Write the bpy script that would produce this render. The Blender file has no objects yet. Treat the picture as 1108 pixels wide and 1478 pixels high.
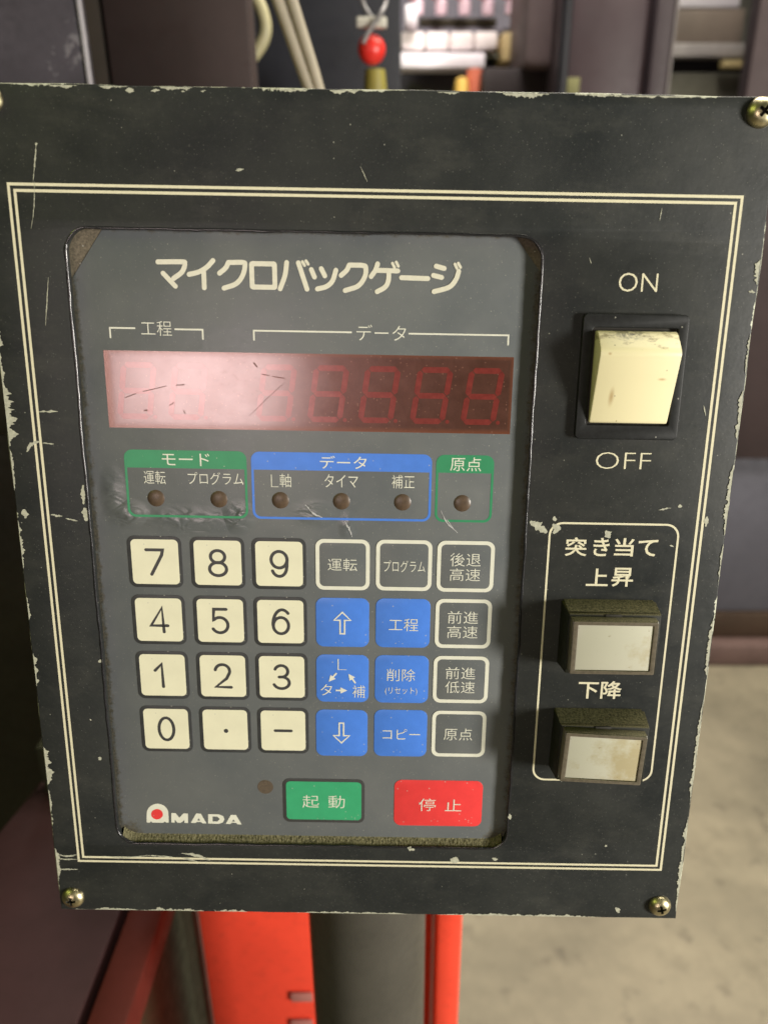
import bpy, bmesh, math, random
from mathutils import Vector, Matrix, noise
R = math.radians
sc = bpy.context.scene
C = sc.collection
random.seed(7)

# ---------------------------------------------------------------- camera
CAM_Z, PITCH, FPX = 1.45, 23.0, 1110.0
cam = bpy.data.cameras.new('camera')
camo = bpy.data.objects.new('camera', cam); C.objects.link(camo)
camo.location = (0, 0, CAM_Z); camo.rotation_euler = (R(90 - PITCH), 0, 0)
cam.sensor_fit = 'HORIZONTAL'; cam.sensor_width = 36; cam.lens = 36.0 * FPX / 1108
cam.shift_x = -(577 - 554) / 1108.0                                      # the optical centre sits a little right of the middle
cam.clip_start = 0.01; cam.clip_end = 100
cam.dof.use_dof = True; cam.dof.focus_distance = 0.25; cam.dof.aperture_fstop = 14.0
sc.camera = camo

# ---------------------------------------------------------------- light and exposure
sc.view_settings.view_transform = 'Standard'; sc.view_settings.look = 'None'
sc.view_settings.exposure = 0.0; sc.view_settings.gamma = 1.0
wd = bpy.data.worlds.new('World'); sc.world = wd; wd.use_nodes = True
bgn = wd.node_tree.nodes['Background']
bgn.inputs[0].default_value = (0.66, 0.86, 0.14, 1); bgn.inputs[1].default_value = 0.055

def area(name, loc, target, size, watts, col, sy=None):
    l = bpy.data.lights.new(name, 'AREA'); l.energy = watts; l.color = col
    l.shape = 'RECTANGLE'; l.size = size; l.size_y = sy or size
    o = bpy.data.objects.new(name, l); C.objects.link(o)
    o.location = loc
    o.rotation_euler = (Vector(target) - Vector(loc)).to_track_quat('-Z', 'Y').to_euler()
    return o
PC = (0, 0.23, 1.33)                                                  # about the middle of the panel
area('open_shutter_door_light', (1.70, -0.83, 1.41), PC, 0.34, 73, (1.0, 0.95, 0.87), 0.55)
area('doorway_light_behind', (-0.70, -2.25, 1.62), PC, 0.56, 12.5, (1.0, 0.80, 0.78), 0.66)
area('left_tube_light', (-1.6, -0.5, 2.6), PC, 1.2, 6, (0.86, 1.0, 0.28), 0.12)
area('ceiling_light', (1.0, 1.3, 3.5), (0.8, 2.3, 0.3), 1.8, 135, (1.0, 0.93, 0.78))
area('rack_fill_light', (0.25, 1.5, 2.9), (0.15, 2.3, 1.75), 0.7, 34, (1.0, 0.92, 0.92))  # unseen fill lamp, added to brighten the rack
area('ceiling_light_far', (-0.6, 4.5, 3.6), (0, 4.5, 0), 2.4, 120, (1.0, 0.92, 0.90))

# ---------------------------------------------------------------- materials
def nm(name):
    m = bpy.data.materials.new(name); m.use_nodes = True
    nt = m.node_tree
    return m, nt, nt.nodes['Principled BSDF']
def N(nt, t, **k):
    n = nt.nodes.new(t)
    for a, b in k.items():
        if a.startswith('i_'):
            n.inputs[a[2:].replace('_', ' ')].default_value = b
        else: setattr(n, a, b)
    return n
def coord(nt): return N(nt, 'ShaderNodeTexCoord').outputs['Object']
def noise_n(nt, vec, scale, detail=4, rough=0.6, dim='3D'):
    n = N(nt, 'ShaderNodeTexNoise'); nt.links.new(vec, n.inputs['Vector'])
    n.inputs['Scale'].default_value = scale; n.inputs['Detail'].default_value = detail
    n.inputs['Roughness'].default_value = rough
    return n.outputs['Fac']
def rng(nt, val, a, b, c=0.0, d=1.0, smooth=False):
    n = N(nt, 'ShaderNodeMapRange'); nt.links.new(val, n.inputs['Value'])
    if smooth: n.interpolation_type = 'SMOOTHSTEP'
    for k, x in zip(('From Min', 'From Max', 'To Min', 'To Max'), (a, b, c, d)): n.inputs[k].default_value = x
    return n.outputs['Result']
def mth(nt, op, a, b=None, clamp=False):
    n = N(nt, 'ShaderNodeMath', operation=op); n.use_clamp = clamp
    for i, x in enumerate((a, b)):
        if x is None: continue
        if isinstance(x, (int, float)): n.inputs[i].default_value = x
        else: nt.links.new(x, n.inputs[i])
    return n.outputs[0]
def mix(nt, fac, a, b):
    n = N(nt, 'ShaderNodeMix', data_type='RGBA')
    for s, x in ((n.inputs[0], fac), (n.inputs[6], a), (n.inputs[7], b)):
        if isinstance(x, (int, float)): s.default_value = x
        elif isinstance(x, tuple): s.default_value = x if len(x) == 4 else x + (1,)
        else: nt.links.new(x, s)
    return n.outputs[2]
def bump(nt, bs, h, strength, dist=0.0002):
    n = N(nt, 'ShaderNodeBump'); nt.links.new(h, n.inputs['Height'])
    n.inputs['Strength'].default_value = strength; n.inputs['Distance'].default_value = dist
    nt.links.new(n.outputs[0], bs.inputs['Normal'])
    return n
def specks(nt, v, scale, r, keep):
    """mask of tiny round dust grains: voronoi dots, only some of the cells kept"""
    vo = N(nt, 'ShaderNodeTexVoronoi'); nt.links.new(v, vo.inputs['Vector']); vo.inputs['Scale'].default_value = scale
    dot = mth(nt, 'LESS_THAN', vo.outputs['Distance'], r)
    sp = N(nt, 'ShaderNodeSeparateColor'); nt.links.new(vo.outputs['Color'], sp.inputs[0])
    k = mth(nt, 'GREATER_THAN', sp.outputs[0], keep)
    return mth(nt, 'MULTIPLY', dot, k)
def up_dust(nt, lo=0.35, hi=0.75):
    """1 on faces that look up (where dust settles)"""
    g = N(nt, 'ShaderNodeNewGeometry'); s = N(nt, 'ShaderNodeSeparateXYZ')
    nt.links.new(g.outputs['True Normal'], s.inputs[0])
    return rng(nt, s.outputs[2], lo, hi)
def edge_dist(nt, vec, x0, x1, y0, y1):
    s = N(nt, 'ShaderNodeSeparateXYZ'); nt.links.new(vec, s.inputs[0])
    a = mth(nt, 'SUBTRACT', s.outputs[0], x0); b = mth(nt, 'SUBTRACT', x1, s.outputs[0])
    c = mth(nt, 'SUBTRACT', s.outputs[1], y0); d = mth(nt, 'SUBTRACT', y1, s.outputs[1])
    return mth(nt, 'MINIMUM', mth(nt, 'MINIMUM', a, b), mth(nt, 'MINIMUM', c, d))
def simple(name, col, rough=0.5, spec=0.5, var=0.12, scale=300, bmp=0.0, metal=0.0, dust=False, coat=0.0, speck=0.0):
    m, nt, bs = nm(name); v = coord(nt)
    n = noise_n(nt, v, scale, 5)
    d = tuple(c * (1 - var) for c in col); l = tuple(min(1, c * (1 + var)) for c in col)
    c = mix(nt, rng(nt, n, 0.3, 0.7), d, l)
    if speck: c = mix(nt, mth(nt, 'MULTIPLY', specks(nt, v, 900, 0.22, 1 - speck), 0.5), c, (0.45, 0.44, 0.38))
    if dust:
        dn = noise_n(nt, v, 2500, 3)
        c = mix(nt, mth(nt, 'MULTIPLY', up_dust(nt), 0.92), c, mix(nt, rng(nt, dn, 0.35, 0.65), (0.045, 0.042, 0.018), (0.16, 0.145, 0.075)))
        rr = rng(nt, up_dust(nt), 0, 1, rough, 0.95); nt.links.new(rr, bs.inputs['Roughness'])
    else: bs.inputs['Roughness'].default_value = rough
    nt.links.new(c, bs.inputs['Base Color'])
    bs.inputs['Specular IOR Level'].default_value = spec
    bs.inputs['Metallic'].default_value = metal; bs.inputs['Coat Weight'].default_value = coat
    if bmp: bump(nt, bs, n, bmp)
    return m

PW0, PW1, PH = -0.1135, 0.1129, 0.2747            # plate edges in panel metres
def mat_plate():
    m, nt, bs = nm('worn_black_paint'); v = coord(nt)
    sm = noise_n(nt, v, 28, 6, 0.65); fine = noise_n(nt, v, 900, 4, 0.7)
    st = N(nt, 'ShaderNodeMapping'); nt.links.new(v, st.inputs[0]); st.inputs['Scale'].default_value = (38, 75, 38); st.inputs['Rotation'].default_value = (0, 0, .5)
    streak = noise_n(nt, st.outputs[0], 1, 6, 0.7)
    c = mix(nt, rng(nt, sm, 0.35, 0.72), (0.0165, 0.0188, 0.0190), (0.033, 0.035, 0.032))
    c = mix(nt, rng(nt, streak, 0.52, 0.80, 0, 0.6), c, (0.058, 0.058, 0.050))
    c = mix(nt, rng(nt, fine, 0.55, 0.8, 0, 0.35), c, (0.07, 0.07, 0.06))
    c = mix(nt, mth(nt, 'MULTIPLY', specks(nt, v, 420, 0.085, 0.95), 0.5), c, (0.40, 0.40, 0.33))
    c = mix(nt, mth(nt, 'MULTIPLY', specks(nt, v, 1500, 0.24, 0.88), 0.16), c, (0.30, 0.30, 0.26))
    # paint worn off along the edges of the sheet, showing pale primer
    d = mth(nt, 'MULTIPLY', edge_dist(nt, v, PW0, PW1, 0.0, PH), 1000)
    big = noise_n(nt, v, 45, 2, 0.5); jag = noise_n(nt, v, 420, 5, 0.7)
    w = mth(nt, 'ADD', rng(nt, big, 0.50, 0.68, -0.40, 0.85), rng(nt, jag, 0.3, 0.7, -0.75, 0.75))
    w = mth(nt, 'MAXIMUM', w, rng(nt, noise_n(nt, v, 90, 4, .6), .44, .56, 0, .30))
    chip = rng(nt, mth(nt, 'SUBTRACT', w, d), 0.0, 0.06)
    side = N(nt, 'ShaderNodeNewGeometry'); 
    c2 = mix(nt, rng(nt, jag, 0.4, 0.6), (0.36, 0.37, 0.27), (0.52, 0.53, 0.42))
    nt.links.new(mix(nt, chip, c, c2), bs.inputs['Base Color'])
    nt.links.new(rng(nt, sm, 0.3, 0.7, 0.36, 0.52), bs.inputs['Roughness'])
    bs.inputs['Specular IOR Level'].default_value = 0.22
    h = mth(nt, 'ADD', mth(nt, 'MULTIPLY', noise_n(nt, v, 130, 3), 1.0), mth(nt, 'MULTIPLY', fine, 0.12))
    h = mth(nt, 'SUBTRACT', h, mth(nt, 'MULTIPLY', chip, 0.5))
    bump(nt, bs, h, 0.25, 0.0004)
    return m
def blob(nt, v, x, y, r, r2=None):
    """1 inside a soft spot at panel point (x, y) in metres"""
    mp = N(nt, 'ShaderNodeMapping'); nt.links.new(v, mp.inputs[0]); mp.vector_type = 'POINT'
    r2 = r2 or r
    mp.inputs['Location'].default_value = (-x / r, -y / r2, 0); mp.inputs['Scale'].default_value = (1 / r, 1 / r2, 0)
    ln = N(nt, 'ShaderNodeVectorMath', operation='LENGTH'); nt.links.new(mp.outputs[0], ln.inputs[0])
    return rng(nt, ln.outputs['Value'], 1.0, 0.0, 0, 1, True)
def UV(u, v): return ((u - 105) * 0.001, (248.5 - v) * 0.001)
def mat_membrane(plain=False):
    m, nt, bs = nm('grey_key_pad' if plain else 'grey_keypad_film'); v = coord(nt)
    sm = noise_n(nt, v, 35, 5, 0.6)
    c = mix(nt, rng(nt, sm, 0.3, 0.7), (0.102, 0.112, 0.117), (0.134, 0.142, 0.140))
    c = mix(nt, mth(nt, 'MULTIPLY', specks(nt, v, 800, 0.12, 0.92), 0.5), c, (0.50, 0.49, 0.42))
    c = mix(nt, mth(nt, 'MULTIPLY', specks(nt, v, 1900, 0.25, 0.90), 0.30), c, (0.36, 0.35, 0.30))
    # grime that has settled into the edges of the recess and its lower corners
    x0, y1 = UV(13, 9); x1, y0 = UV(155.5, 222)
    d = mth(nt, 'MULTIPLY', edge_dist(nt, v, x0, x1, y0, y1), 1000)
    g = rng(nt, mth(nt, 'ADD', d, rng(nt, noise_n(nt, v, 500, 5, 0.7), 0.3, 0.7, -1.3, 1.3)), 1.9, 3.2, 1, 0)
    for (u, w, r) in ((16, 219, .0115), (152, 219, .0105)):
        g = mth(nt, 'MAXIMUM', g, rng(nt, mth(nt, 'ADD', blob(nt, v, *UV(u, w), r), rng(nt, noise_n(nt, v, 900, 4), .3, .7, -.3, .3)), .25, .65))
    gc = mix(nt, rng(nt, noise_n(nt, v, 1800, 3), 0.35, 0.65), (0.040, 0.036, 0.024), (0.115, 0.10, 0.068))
    if plain: nt.links.new(c, bs.inputs['Base Color'])
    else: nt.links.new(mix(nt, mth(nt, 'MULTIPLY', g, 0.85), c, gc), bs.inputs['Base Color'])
    nt.links.new(rng(nt, sm, 0.3, 0.7, 0.30, 0.42), bs.inputs['Roughness'])
    bs.inputs['Specular IOR Level'].default_value = 0.5
    if plain: return m
    # dents and creases pressed into the film under the lamp row
    h = mth(nt, 'MULTIPLY', noise_n(nt, v, 60, 3), 0.30)
    dm = None
    for (u, w, r, r2, a) in ((26, 98.0, .009, .0055, 1.0), (61.5, 98.5, .0065, .0065, 1.0), (45, 100, .020, .006, .55), (86, 97, .009, .0055, .6), (22, 92, .005, .012, .6), (97, 101, .004, .006, .5)):
        b = mth(nt, 'MULTIPLY', blob(nt, v, *UV(u, w), r, r2), a)
        dm = b if dm is None else mth(nt, 'MAXIMUM', dm, b)
    mp = N(nt, 'ShaderNodeMapping'); nt.links.new(v, mp.inputs[0]); mp.inputs['Scale'].default_value = (150, 300, 150); mp.inputs['Rotation'].default_value = (0, 0, .5)
    wr = N(nt, 'ShaderNodeTexNoise'); nt.links.new(mp.outputs[0], wr.inputs['Vector']); wr.inputs['Scale'].default_value = 1; wr.inputs['Detail'].default_value = 1.5; wr.inputs['Distortion'].default_value = .8
    h = mth(nt, 'ADD', h, mth(nt, 'MULTIPLY', mth(nt, 'MULTIPLY', dm, wr.outputs['Fac']), 2.6))
    h = mth(nt, 'ADD', h, mth(nt, 'MULTIPLY', noise_n(nt, v, 2200, 3), 0.03))
    ro = mth(nt, 'SUBTRACT', rng(nt, sm, 0.3, 0.7, 0.30, 0.42), mth(nt, 'MULTIPLY', dm, .16))
    nt.links.new(ro, bs.inputs['Roughness'])
    bump(nt, bs, h, 0.75, 0.0008)
    return m
def mat_display():
    m, nt, bs = nm('red_display_film'); v = coord(nt)
    n = noise_n(nt, v, 250, 5, 0.7)
    c = mix(nt, rng(nt, n, 0.3, 0.7), (0.040, 0.022, 0.016), (0.075, 0.042, 0.032))
    x0, y1 = UV(23.2, 46); x1, y0 = UV(147.9, 70)
    d = mth(nt, 'MULTIPLY', edge_dist(nt, v, x0, x1, y0, y1), 1000)
    c = mix(nt, rng(nt, d, 0.0, 1.6, 0.75, 0), c, (0.16, 0.055, 0.022))
    c = mix(nt, mth(nt, 'MULTIPLY', specks(nt, v, 1000, 0.22, 0.80), 0.4), c, (0.30, 0.20, 0.15))
    nt.links.new(c, bs.inputs['Base Color'])
    film_gloss(nt, bs, v)
    # the film is dull along its glued edge and where it is speckled with dirt
    sp = mth(nt, 'MAXIMUM', specks(nt, v, 1500, 0.30, 0.72), mth(nt, 'MULTIPLY', rng(nt, noise_n(nt, v, 1100, 4, .7), .60, .68), .8))
    sp = mth(nt, 'MULTIPLY', sp, blob(nt, v, *UV(66, 56), .030, .016))
    wgt = mth(nt, 'MULTIPLY', rng(nt, d, 0.0, 2.6, 0.50, 1.0, True), mth(nt, 'SUBTRACT', 1.0, mth(nt, 'MULTIPLY', sp, .45)))
    nt.links.new(wgt, bs.inputs['Coat Weight'])
    return m
def film_gloss(nt, bs, v):
    bs.inputs['Roughness'].default_value = 0.30
    bs.inputs['Specular IOR Level'].default_value = 1.0
    bs.inputs['Specular Tint'].default_value = (1.0, 0.70, 0.66, 1)
    bs.inputs['Coat Weight'].default_value = 1.0; bs.inputs['Coat IOR'].default_value = 1.75
    nt.links.new(rng(nt, noise_n(nt, v, 55, 6, .7), .35, .68, .15, .21), bs.inputs['Coat Roughness']); bs.inputs['Coat Tint'].default_value = (1.0, 0.70, 0.68, 1)
    bump(nt, bs, mth(nt, 'ADD', noise_n(nt, v, 700, 4, 0.7), mth(nt, 'MULTIPLY', noise_n(nt, v, 60, 2), 2.0)), 0.10, 0.0003)
def mat_segment():
    m, nt, bs = nm('unlit_red_segment'); v = coord(nt)
    c = mix(nt, rng(nt, noise_n(nt, v, 500, 4), 0.3, 0.7), (0.120, 0.018, 0.018), (0.19, 0.034, 0.030))
    nt.links.new(c, bs.inputs['Base Color']); film_gloss(nt, bs, v)
    return m
def mat_lens(name, stain):
    m, nt, bs = nm(name); v = coord(nt)
    s = N(nt, 'ShaderNodeSeparateXYZ'); nt.links.new(v, s.inputs[0])
    n = noise_n(nt, v, 90, 5, 0.65)
    f = mth(nt, 'ADD', rng(nt, s.outputs[0], -0.012, 0.012, -0.45 + stain, 0.35 + stain), rng(nt, n, 0.3, 0.7, -0.45, 0.45))
    c = mix(nt, rng(nt, f, 0.0, 0.5), (0.46, 0.455, 0.36), (0.36, 0.315, 0.19))
    c = mix(nt, mth(nt, 'MULTIPLY', rng(nt, noise_n(nt, v, 400, 4), 0.66, 0.72), 0.6), c, (0.20, 0.15, 0.07))
    nt.links.new(c, bs.inputs['Base Color']); bs.inputs['Roughness'].default_value = 0.25
    return m
def mat_rocker():
    m, nt, bs = nm('cream_rocker_plastic'); v = coord(nt)
    s = N(nt, 'ShaderNodeSeparateXYZ'); nt.links.new(v, s.inputs[0])
    yk = (248.5 - 43.6) * .001
    top = rng(nt, s.outputs[1], yk - .0015, yk + .004)
    st = N(nt, 'ShaderNodeMapping'); nt.links.new(v, st.inputs[0]); st.inputs['Rotation'].default_value = (0, 0, .6); st.inputs['Scale'].default_value = (260, 700, 260)
    n = noise_n(nt, st.outputs[0], 1, 5, 0.7)
    g = mth(nt, 'MULTIPLY', rng(nt, mth(nt, 'ADD', n, rng(nt, top, 0, 1, -.12, .10)), 0.58, 0.72), 0.75)
    c = mix(nt, g, (0.77, 0.71, 0.44), (0.20, 0.15, 0.06))
    c = mix(nt, mth(nt, 'MULTIPLY', blob(nt, v, *UV(180, 38.8), .008, .0022), rng(nt, noise_n(nt, v, 900, 4), .35, .6)), c, (0.06, 0.055, 0.04))
    for (u, w, a, b) in ((176, 57, .0012, .004), (173.5, 44.2, .0008, .0006), (190, 51.5, .0018, .0006)):
        c = mix(nt, mth(nt, 'MULTIPLY', blob(nt, v, *UV(u, w), a, b), 0.7), c, (0.40, 0.25, 0.09))
    c = mix(nt, mth(nt, 'MULTIPLY', specks(nt, v, 500, 0.13, 0.9), .6), c, (0.18, 0.14, 0.07))
    nt.links.new(c, bs.inputs['Base Color']); bs.inputs['Roughness'].default_value = 0.38
    return m
def mat_metal(name, col, rough, var=0.3):
    m, nt, bs = nm(name); v = coord(nt)
    n = noise_n(nt, v, 500, 5)
    nt.links.new(mix(nt, rng(nt, n, 0.3, 0.7), tuple(c * (1 - var) for c in col), col), bs.inputs['Base Color'])
    nt.links.new(rng(nt, n, 0.3, 0.7, rough * .8, rough * 1.3), bs.inputs['Roughness'])
    bs.inputs['Metallic'].default_value = 1
    bump(nt, bs, n, 0.1, 0.0002)
    return m
def mat_painted(name, col, rough=0.5, worn=None, scale=6.0, wear=0.0, var=0.35, spec=0.3):
    """old machine paint, seen out of focus: large soft variation, smears and scuffs"""
    m, nt, bs = nm(name); v = coord(nt)
    a = noise_n(nt, v, scale, 6, 0.6); b = noise_n(nt, v, scale * 12, 5, 0.7)
    c = mix(nt, rng(nt, a, 0.3, 0.7), tuple(x * (1 - var) for x in col), tuple(x * (1 + var * .6) for x in col))
    c = mix(nt, rng(nt, b, 0.5, 0.8, 0, 0.4), c, tuple(x * 0.55 for x in col))
    bs.inputs['Specular IOR Level'].default_value = spec
    if wear: c = mix(nt, rng(nt, mth(nt, 'ADD', a, mth(nt, 'MULTIPLY', b, .5)), .95 - wear, 1.0 - wear), c, worn or (0.3, 0.28, 0.24))
    nt.links.new(c, bs.inputs['Base Color'])
    nt.links.new(rng(nt, b, 0.3, 0.7, rough * .8, min(1, rough * 1.25)), bs.inputs['Roughness'])
    bump(nt, bs, b, 0.15, 0.001)
    return m
def mat_concrete():
    m, nt, bs = nm('worn_concrete'); v = coord(nt)
    a = noise_n(nt, v, 2.2, 7, 0.62); b = noise_n(nt, v, 9, 6, 0.65); f = noise_n(nt, v, 90, 5, 0.7)
    c = mix(nt, rng(nt, a, 0.35, 0.68), (0.150, 0.132, 0.092), (0.300, 0.262, 0.182))
    c = mix(nt, rng(nt, b, 0.48, 0.75, 0, 0.65), c, (0.145, 0.125, 0.086))
    c = mix(nt, rng(nt, noise_n(nt, v, 17, 3, .5), 0.60, 0.76, 0, 0.6), c, (0.060, 0.048, 0.036))
    c = mix(nt, rng(nt, f, 0.55, 0.8, 0, 0.15), c, (0.34, 0.30, 0.22))
    nt.links.new(c, bs.inputs['Base Color']); bs.inputs['Roughness'].default_value = 0.75
    bump(nt, bs, mth(nt, 'ADD', b, mth(nt, 'MULTIPLY', f, .4)), 0.3, 0.004)
    return m
def mat_moss(name='settled_oily_dust', bs_=.8, hi=1.0):
    m, nt, bs = nm(name); v = coord(nt)
    n = noise_n(nt, v, 1500, 4, 0.7)
    nt.links.new(mix(nt, rng(nt, n, 0.35, 0.68), (0.035, 0.034, 0.013), (0.22, 0.20, 0.105)), bs.inputs['Base Color'])
    bs.inputs['Roughness'].default_value = 0.95
    bump(nt, bs, n, bs_, 0.0004)
    return m

M = {
 'plate': mat_plate(), 'film': mat_membrane(), 'keyfilm': mat_membrane(True), 'display': mat_display(), 'segment': mat_segment(), 'rocker': mat_rocker(),
 'ivory': simple('ivory_print', (0.66, 0.62, 0.44), 0.5, var=0.06, scale=800),
 'title': simple('ivory_title_print', (0.64, 0.62, 0.50), 0.4, var=0.05, scale=800),
 'cream': simple('cream_key_film', (0.70, 0.68, 0.50), 0.38, var=0.05, scale=90, speck=0.05),
 'ink': simple('dark_key_ink', (0.045, 0.045, 0.045), 0.4, var=0.1),
 'keyline': simple('black_key_border', (0.035, 0.037, 0.038), 0.45, var=0.2, speck=0.05),
 'blue': simple('blue_key_film', (0.060, 0.190, 0.640), 0.38, var=0.06, scale=200, speck=0.06),
 'green': simple('green_key_film', (0.040, 0.330, 0.150), 0.38, var=0.06, scale=200, speck=0.06),
 'dkgreen': simple('green_group_print', (0.030, 0.235, 0.105), 0.4, var=0.06, scale=200, speck=0.05),
 'red': simple('red_key_film', (0.70, 0.045, 0.045), 0.38, var=0.06, scale=200, speck=0.06),
 'white': simple('pale_print', (0.66, 0.66, 0.56), 0.4, var=0.05),
 'led': simple('brown_lamp_window', (0.080, 0.053, 0.033), 0.38, var=0.22, scale=700, bmp=0.05),
 'residue': simple('brown_glue_residue', (0.12, 0.10, 0.068), 0.75, var=0.45, scale=1400, bmp=0.5, speck=0.1),
 'smudge': simple('brown_stain', (0.085, 0.062, 0.040), 0.8, var=0.4, scale=2500),
 'primer': simple('exposed_primer', (0.40, 0.40, 0.31), 0.7, var=0.22, scale=900, bmp=0.3),
 'scratch': simple('dark_scratch', (0.17, 0.070, 0.062), 0.5, var=0.3),
 'crease': simple('whitened_crease', (0.42, 0.42, 0.42), 0.5, var=0.3, scale=2500),
 'bezel': simple('black_bezel_plastic', (0.011, 0.012, 0.012), 0.5, spec=.25, var=0.35, scale=500, bmp=0.1, speck=0.04),
 'housing': simple('black_button_housing', (0.012, 0.013, 0.008), 0.6, spec=.25, var=0.35, scale=600, bmp=0.15, dust=True),
 'capframe': simple('smoky_clear_plastic', (0.115, 0.098, 0.070), 0.30, var=0.25, scale=700, dust=True),
 'lens_a': mat_lens('milky_lens', -0.18), 'lens_b': mat_lens('stained_milky_lens', 0.25),
 'screw': mat_metal('yellowed_zinc', (0.62, 0.55, 0.34), 0.34), 'pit': simple('dark_screw_pit', (0.02, 0.018, 0.012), 0.8),
 'moss': mat_moss(), 'finedust': mat_moss('fine_olive_dust', .2), 'rim': simple('glossy_black_rim_paint', (0.014, 0.014, 0.016), 0.22, spec=0.7, var=.3, scale=700, bmp=.15),
}
# ---------------------------------------------------------------- mesh helpers
def link(name, me, mats, parent=None):
    o = bpy.data.objects.new(name, me); C.objects.link(o); o.parent = parent
    if me.materials: me.materials.clear()
    for m in (mats if isinstance(mats, (list, tuple)) else [mats]): me.materials.append(m)
    return o
def empty(name, label, cat, loc=(0, 0, 0), rot=(0, 0, 0), group=None):
    o = bpy.data.objects.new(name, None); C.objects.link(o); o.location = loc; o.rotation_euler = rot
    o.empty_display_size = 0.05
    tag(o, label, cat, group); return o
def tag(o, label=None, cat=None, group=None, kind=None):
    for k, v in (('label', label), ('category', cat), ('group', group), ('kind', kind)):
        if v: o[k] = v
    return o
def smooth(me, ang=40):
    for p in me.polygons: p.use_smooth = True
    me.update()
    try: me.set_sharp_from_angle(angle=R(ang))
    except Exception: pass
def curve_mesh(cu):
    o = bpy.data.objects.new('tmp', cu); C.objects.link(o)
    bpy.context.view_layer.update()
    me = bpy.data.meshes.new_from_object(o.evaluated_get(bpy.context.evaluated_depsgraph_get()))
    bpy.data.objects.remove(o); bpy.data.curves.remove(cu)
    return me
KD = 1 + 3 / 236.0
def md(u, v): return (112.83 + (u - 112.83) * KD, 33.06 + (v - 33.06) * KD)   # a point read off the recessed film, 3 mm behind the plate
def sheet(loops, z, thick=0.0, bev=0.0):
    """flat (or thick, bevelled) piece from closed outlines in panel mm; later loops are holes"""
    cu = bpy.data.curves.new('c', 'CURVE'); cu.dimensions = '2D'; cu.fill_mode = 'BOTH'
    for lp in loops:
        s = cu.splines.new('POLY'); s.points.add(len(lp) - 1); s.use_cyclic_u = True
        for p, (u, v) in zip(s.points, lp):
            x, y = UV(u, v); p.co = (x, y, 0, 1)
    if thick:
        cu.extrude = (thick / 2 - bev) * 0.001; cu.bevel_depth = bev * 0.001; cu.bevel_resolution = 2; cu.offset = -bev * 0.001
    me = curve_mesh(cu)
    me.transform(Matrix.Translation((0, 0, (z - thick / 2) * 0.001)))       # z = height of the top face
    if bev:
        bm = bmesh.new(); bm.from_mesh(me); bmesh.ops.remove_doubles(bm, verts=bm.verts, dist=2e-6); bm.to_mesh(me); bm.free()
        smooth(me, 35)
    return me
def rrect(u0, v0, u1, v1, r, n=6):
    p = []
    for cx, cy, a0 in ((u1 - r, v0 + r, -90), (u1 - r, v1 - r, 0), (u0 + r, v1 - r, 90), (u0 + r, v0 + r, 180)):
        for i in range(n + 1):
            a = R(a0 + 90 * i / n); p.append((cx + r * math.cos(a), cy + r * math.sin(a)))
    return p
def rect(u0, v0, u1, v1): return [(u0, v0), (u1, v0), (u1, v1), (u0, v1)]
def circ(u, v, r, n=28, ry=None): return [(u + r * math.cos(2 * math.pi * i / n), v + (ry or r) * math.sin(2 * math.pi * i / n)) for i in range(n)]
def catmull(pts, closed=False, n=6):
    P = [Vector(p) for p in pts]; out = []
    m = len(P); rngi = range(m) if closed else range(m - 1)
    for i in rngi:
        p0 = P[(i - 1) % m] if closed or i > 0 else P[0] * 2 - P[1]
        p1, p2 = P[i], P[(i + 1) % m]
        p3 = P[(i + 2) % m] if closed or i + 2 < m else P[-1] * 2 - P[-2]
        for k in range(n):
            t = k / n
            out.append(0.5 * ((2 * p1) + (p2 - p0) * t + (2 * p0 - 5 * p1 + 4 * p2 - p3) * t * t + (3 * p1 - p0 - 3 * p2 + p3) * t ** 3))
    if not closed: out.append(P[-1])
    return [tuple(p) for p in out]
def ribbon(pts, w, closed=False, cap=True, jag=0.0, taper=False):
    """outline(s) of a pen stroke of width w along pts"""
    P = [Vector(p) for p in pts]; m = len(P); L = []; Rr = []
    for i in range(m):
        a = P[i - 1] if i or closed else None; b = P[(i + 1) % m] if i < m - 1 or closed else None
        d1 = (P[i] - a).normalized() if a is not None else None; d2 = (b - P[i]).normalized() if b is not None else None
        d = ((d1 or d2) + (d2 or d1))
        d = d.normalized() if d.length > 1e-6 else (d1 or d2)
        nrm = Vector((-d.y, d.x)); k = 1.0
        if d1 is not None and d2 is not None: k = min(1.6, 1 / max(0.4, abs(nrm.dot(Vector((-d1.y, d1.x))))))
        ww = w / 2 * k
        if taper: ww *= 0.35 + 0.65 * math.sin(math.pi * (i + .5) / m)
        L.append(P[i] + nrm * ww * (1 + random.uniform(-jag, jag))); Rr.append(P[i] - nrm * ww * (1 + random.uniform(-jag, jag)))
    if closed: return [[tuple(p) for p in L], [tuple(p) for p in Rr]]
    o = [tuple(p) for p in L]
    if cap:
        for c0, s, e in ((P[-1], L[-1], Rr[-1]),):
            a0 = math.atan2(s.y - c0.y, s.x - c0.x)
            for k in range(1, 7): o.append((c0.x + w / 2 * math.cos(a0 - math.pi * k / 7), c0.y + w / 2 * math.sin(a0 - math.pi * k / 7)))
    o += [tuple(p) for p in reversed(Rr)]
    if cap:
        c0, s = P[0], Rr[0]; a0 = math.atan2(s.y - c0.y, s.x - c0.x)
        for k in range(1, 7): o.append((c0.x + w / 2 * math.cos(a0 - math.pi * k / 7), c0.y + w / 2 * math.sin(a0 - math.pi * k / 7)))
    return [o]
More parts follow.
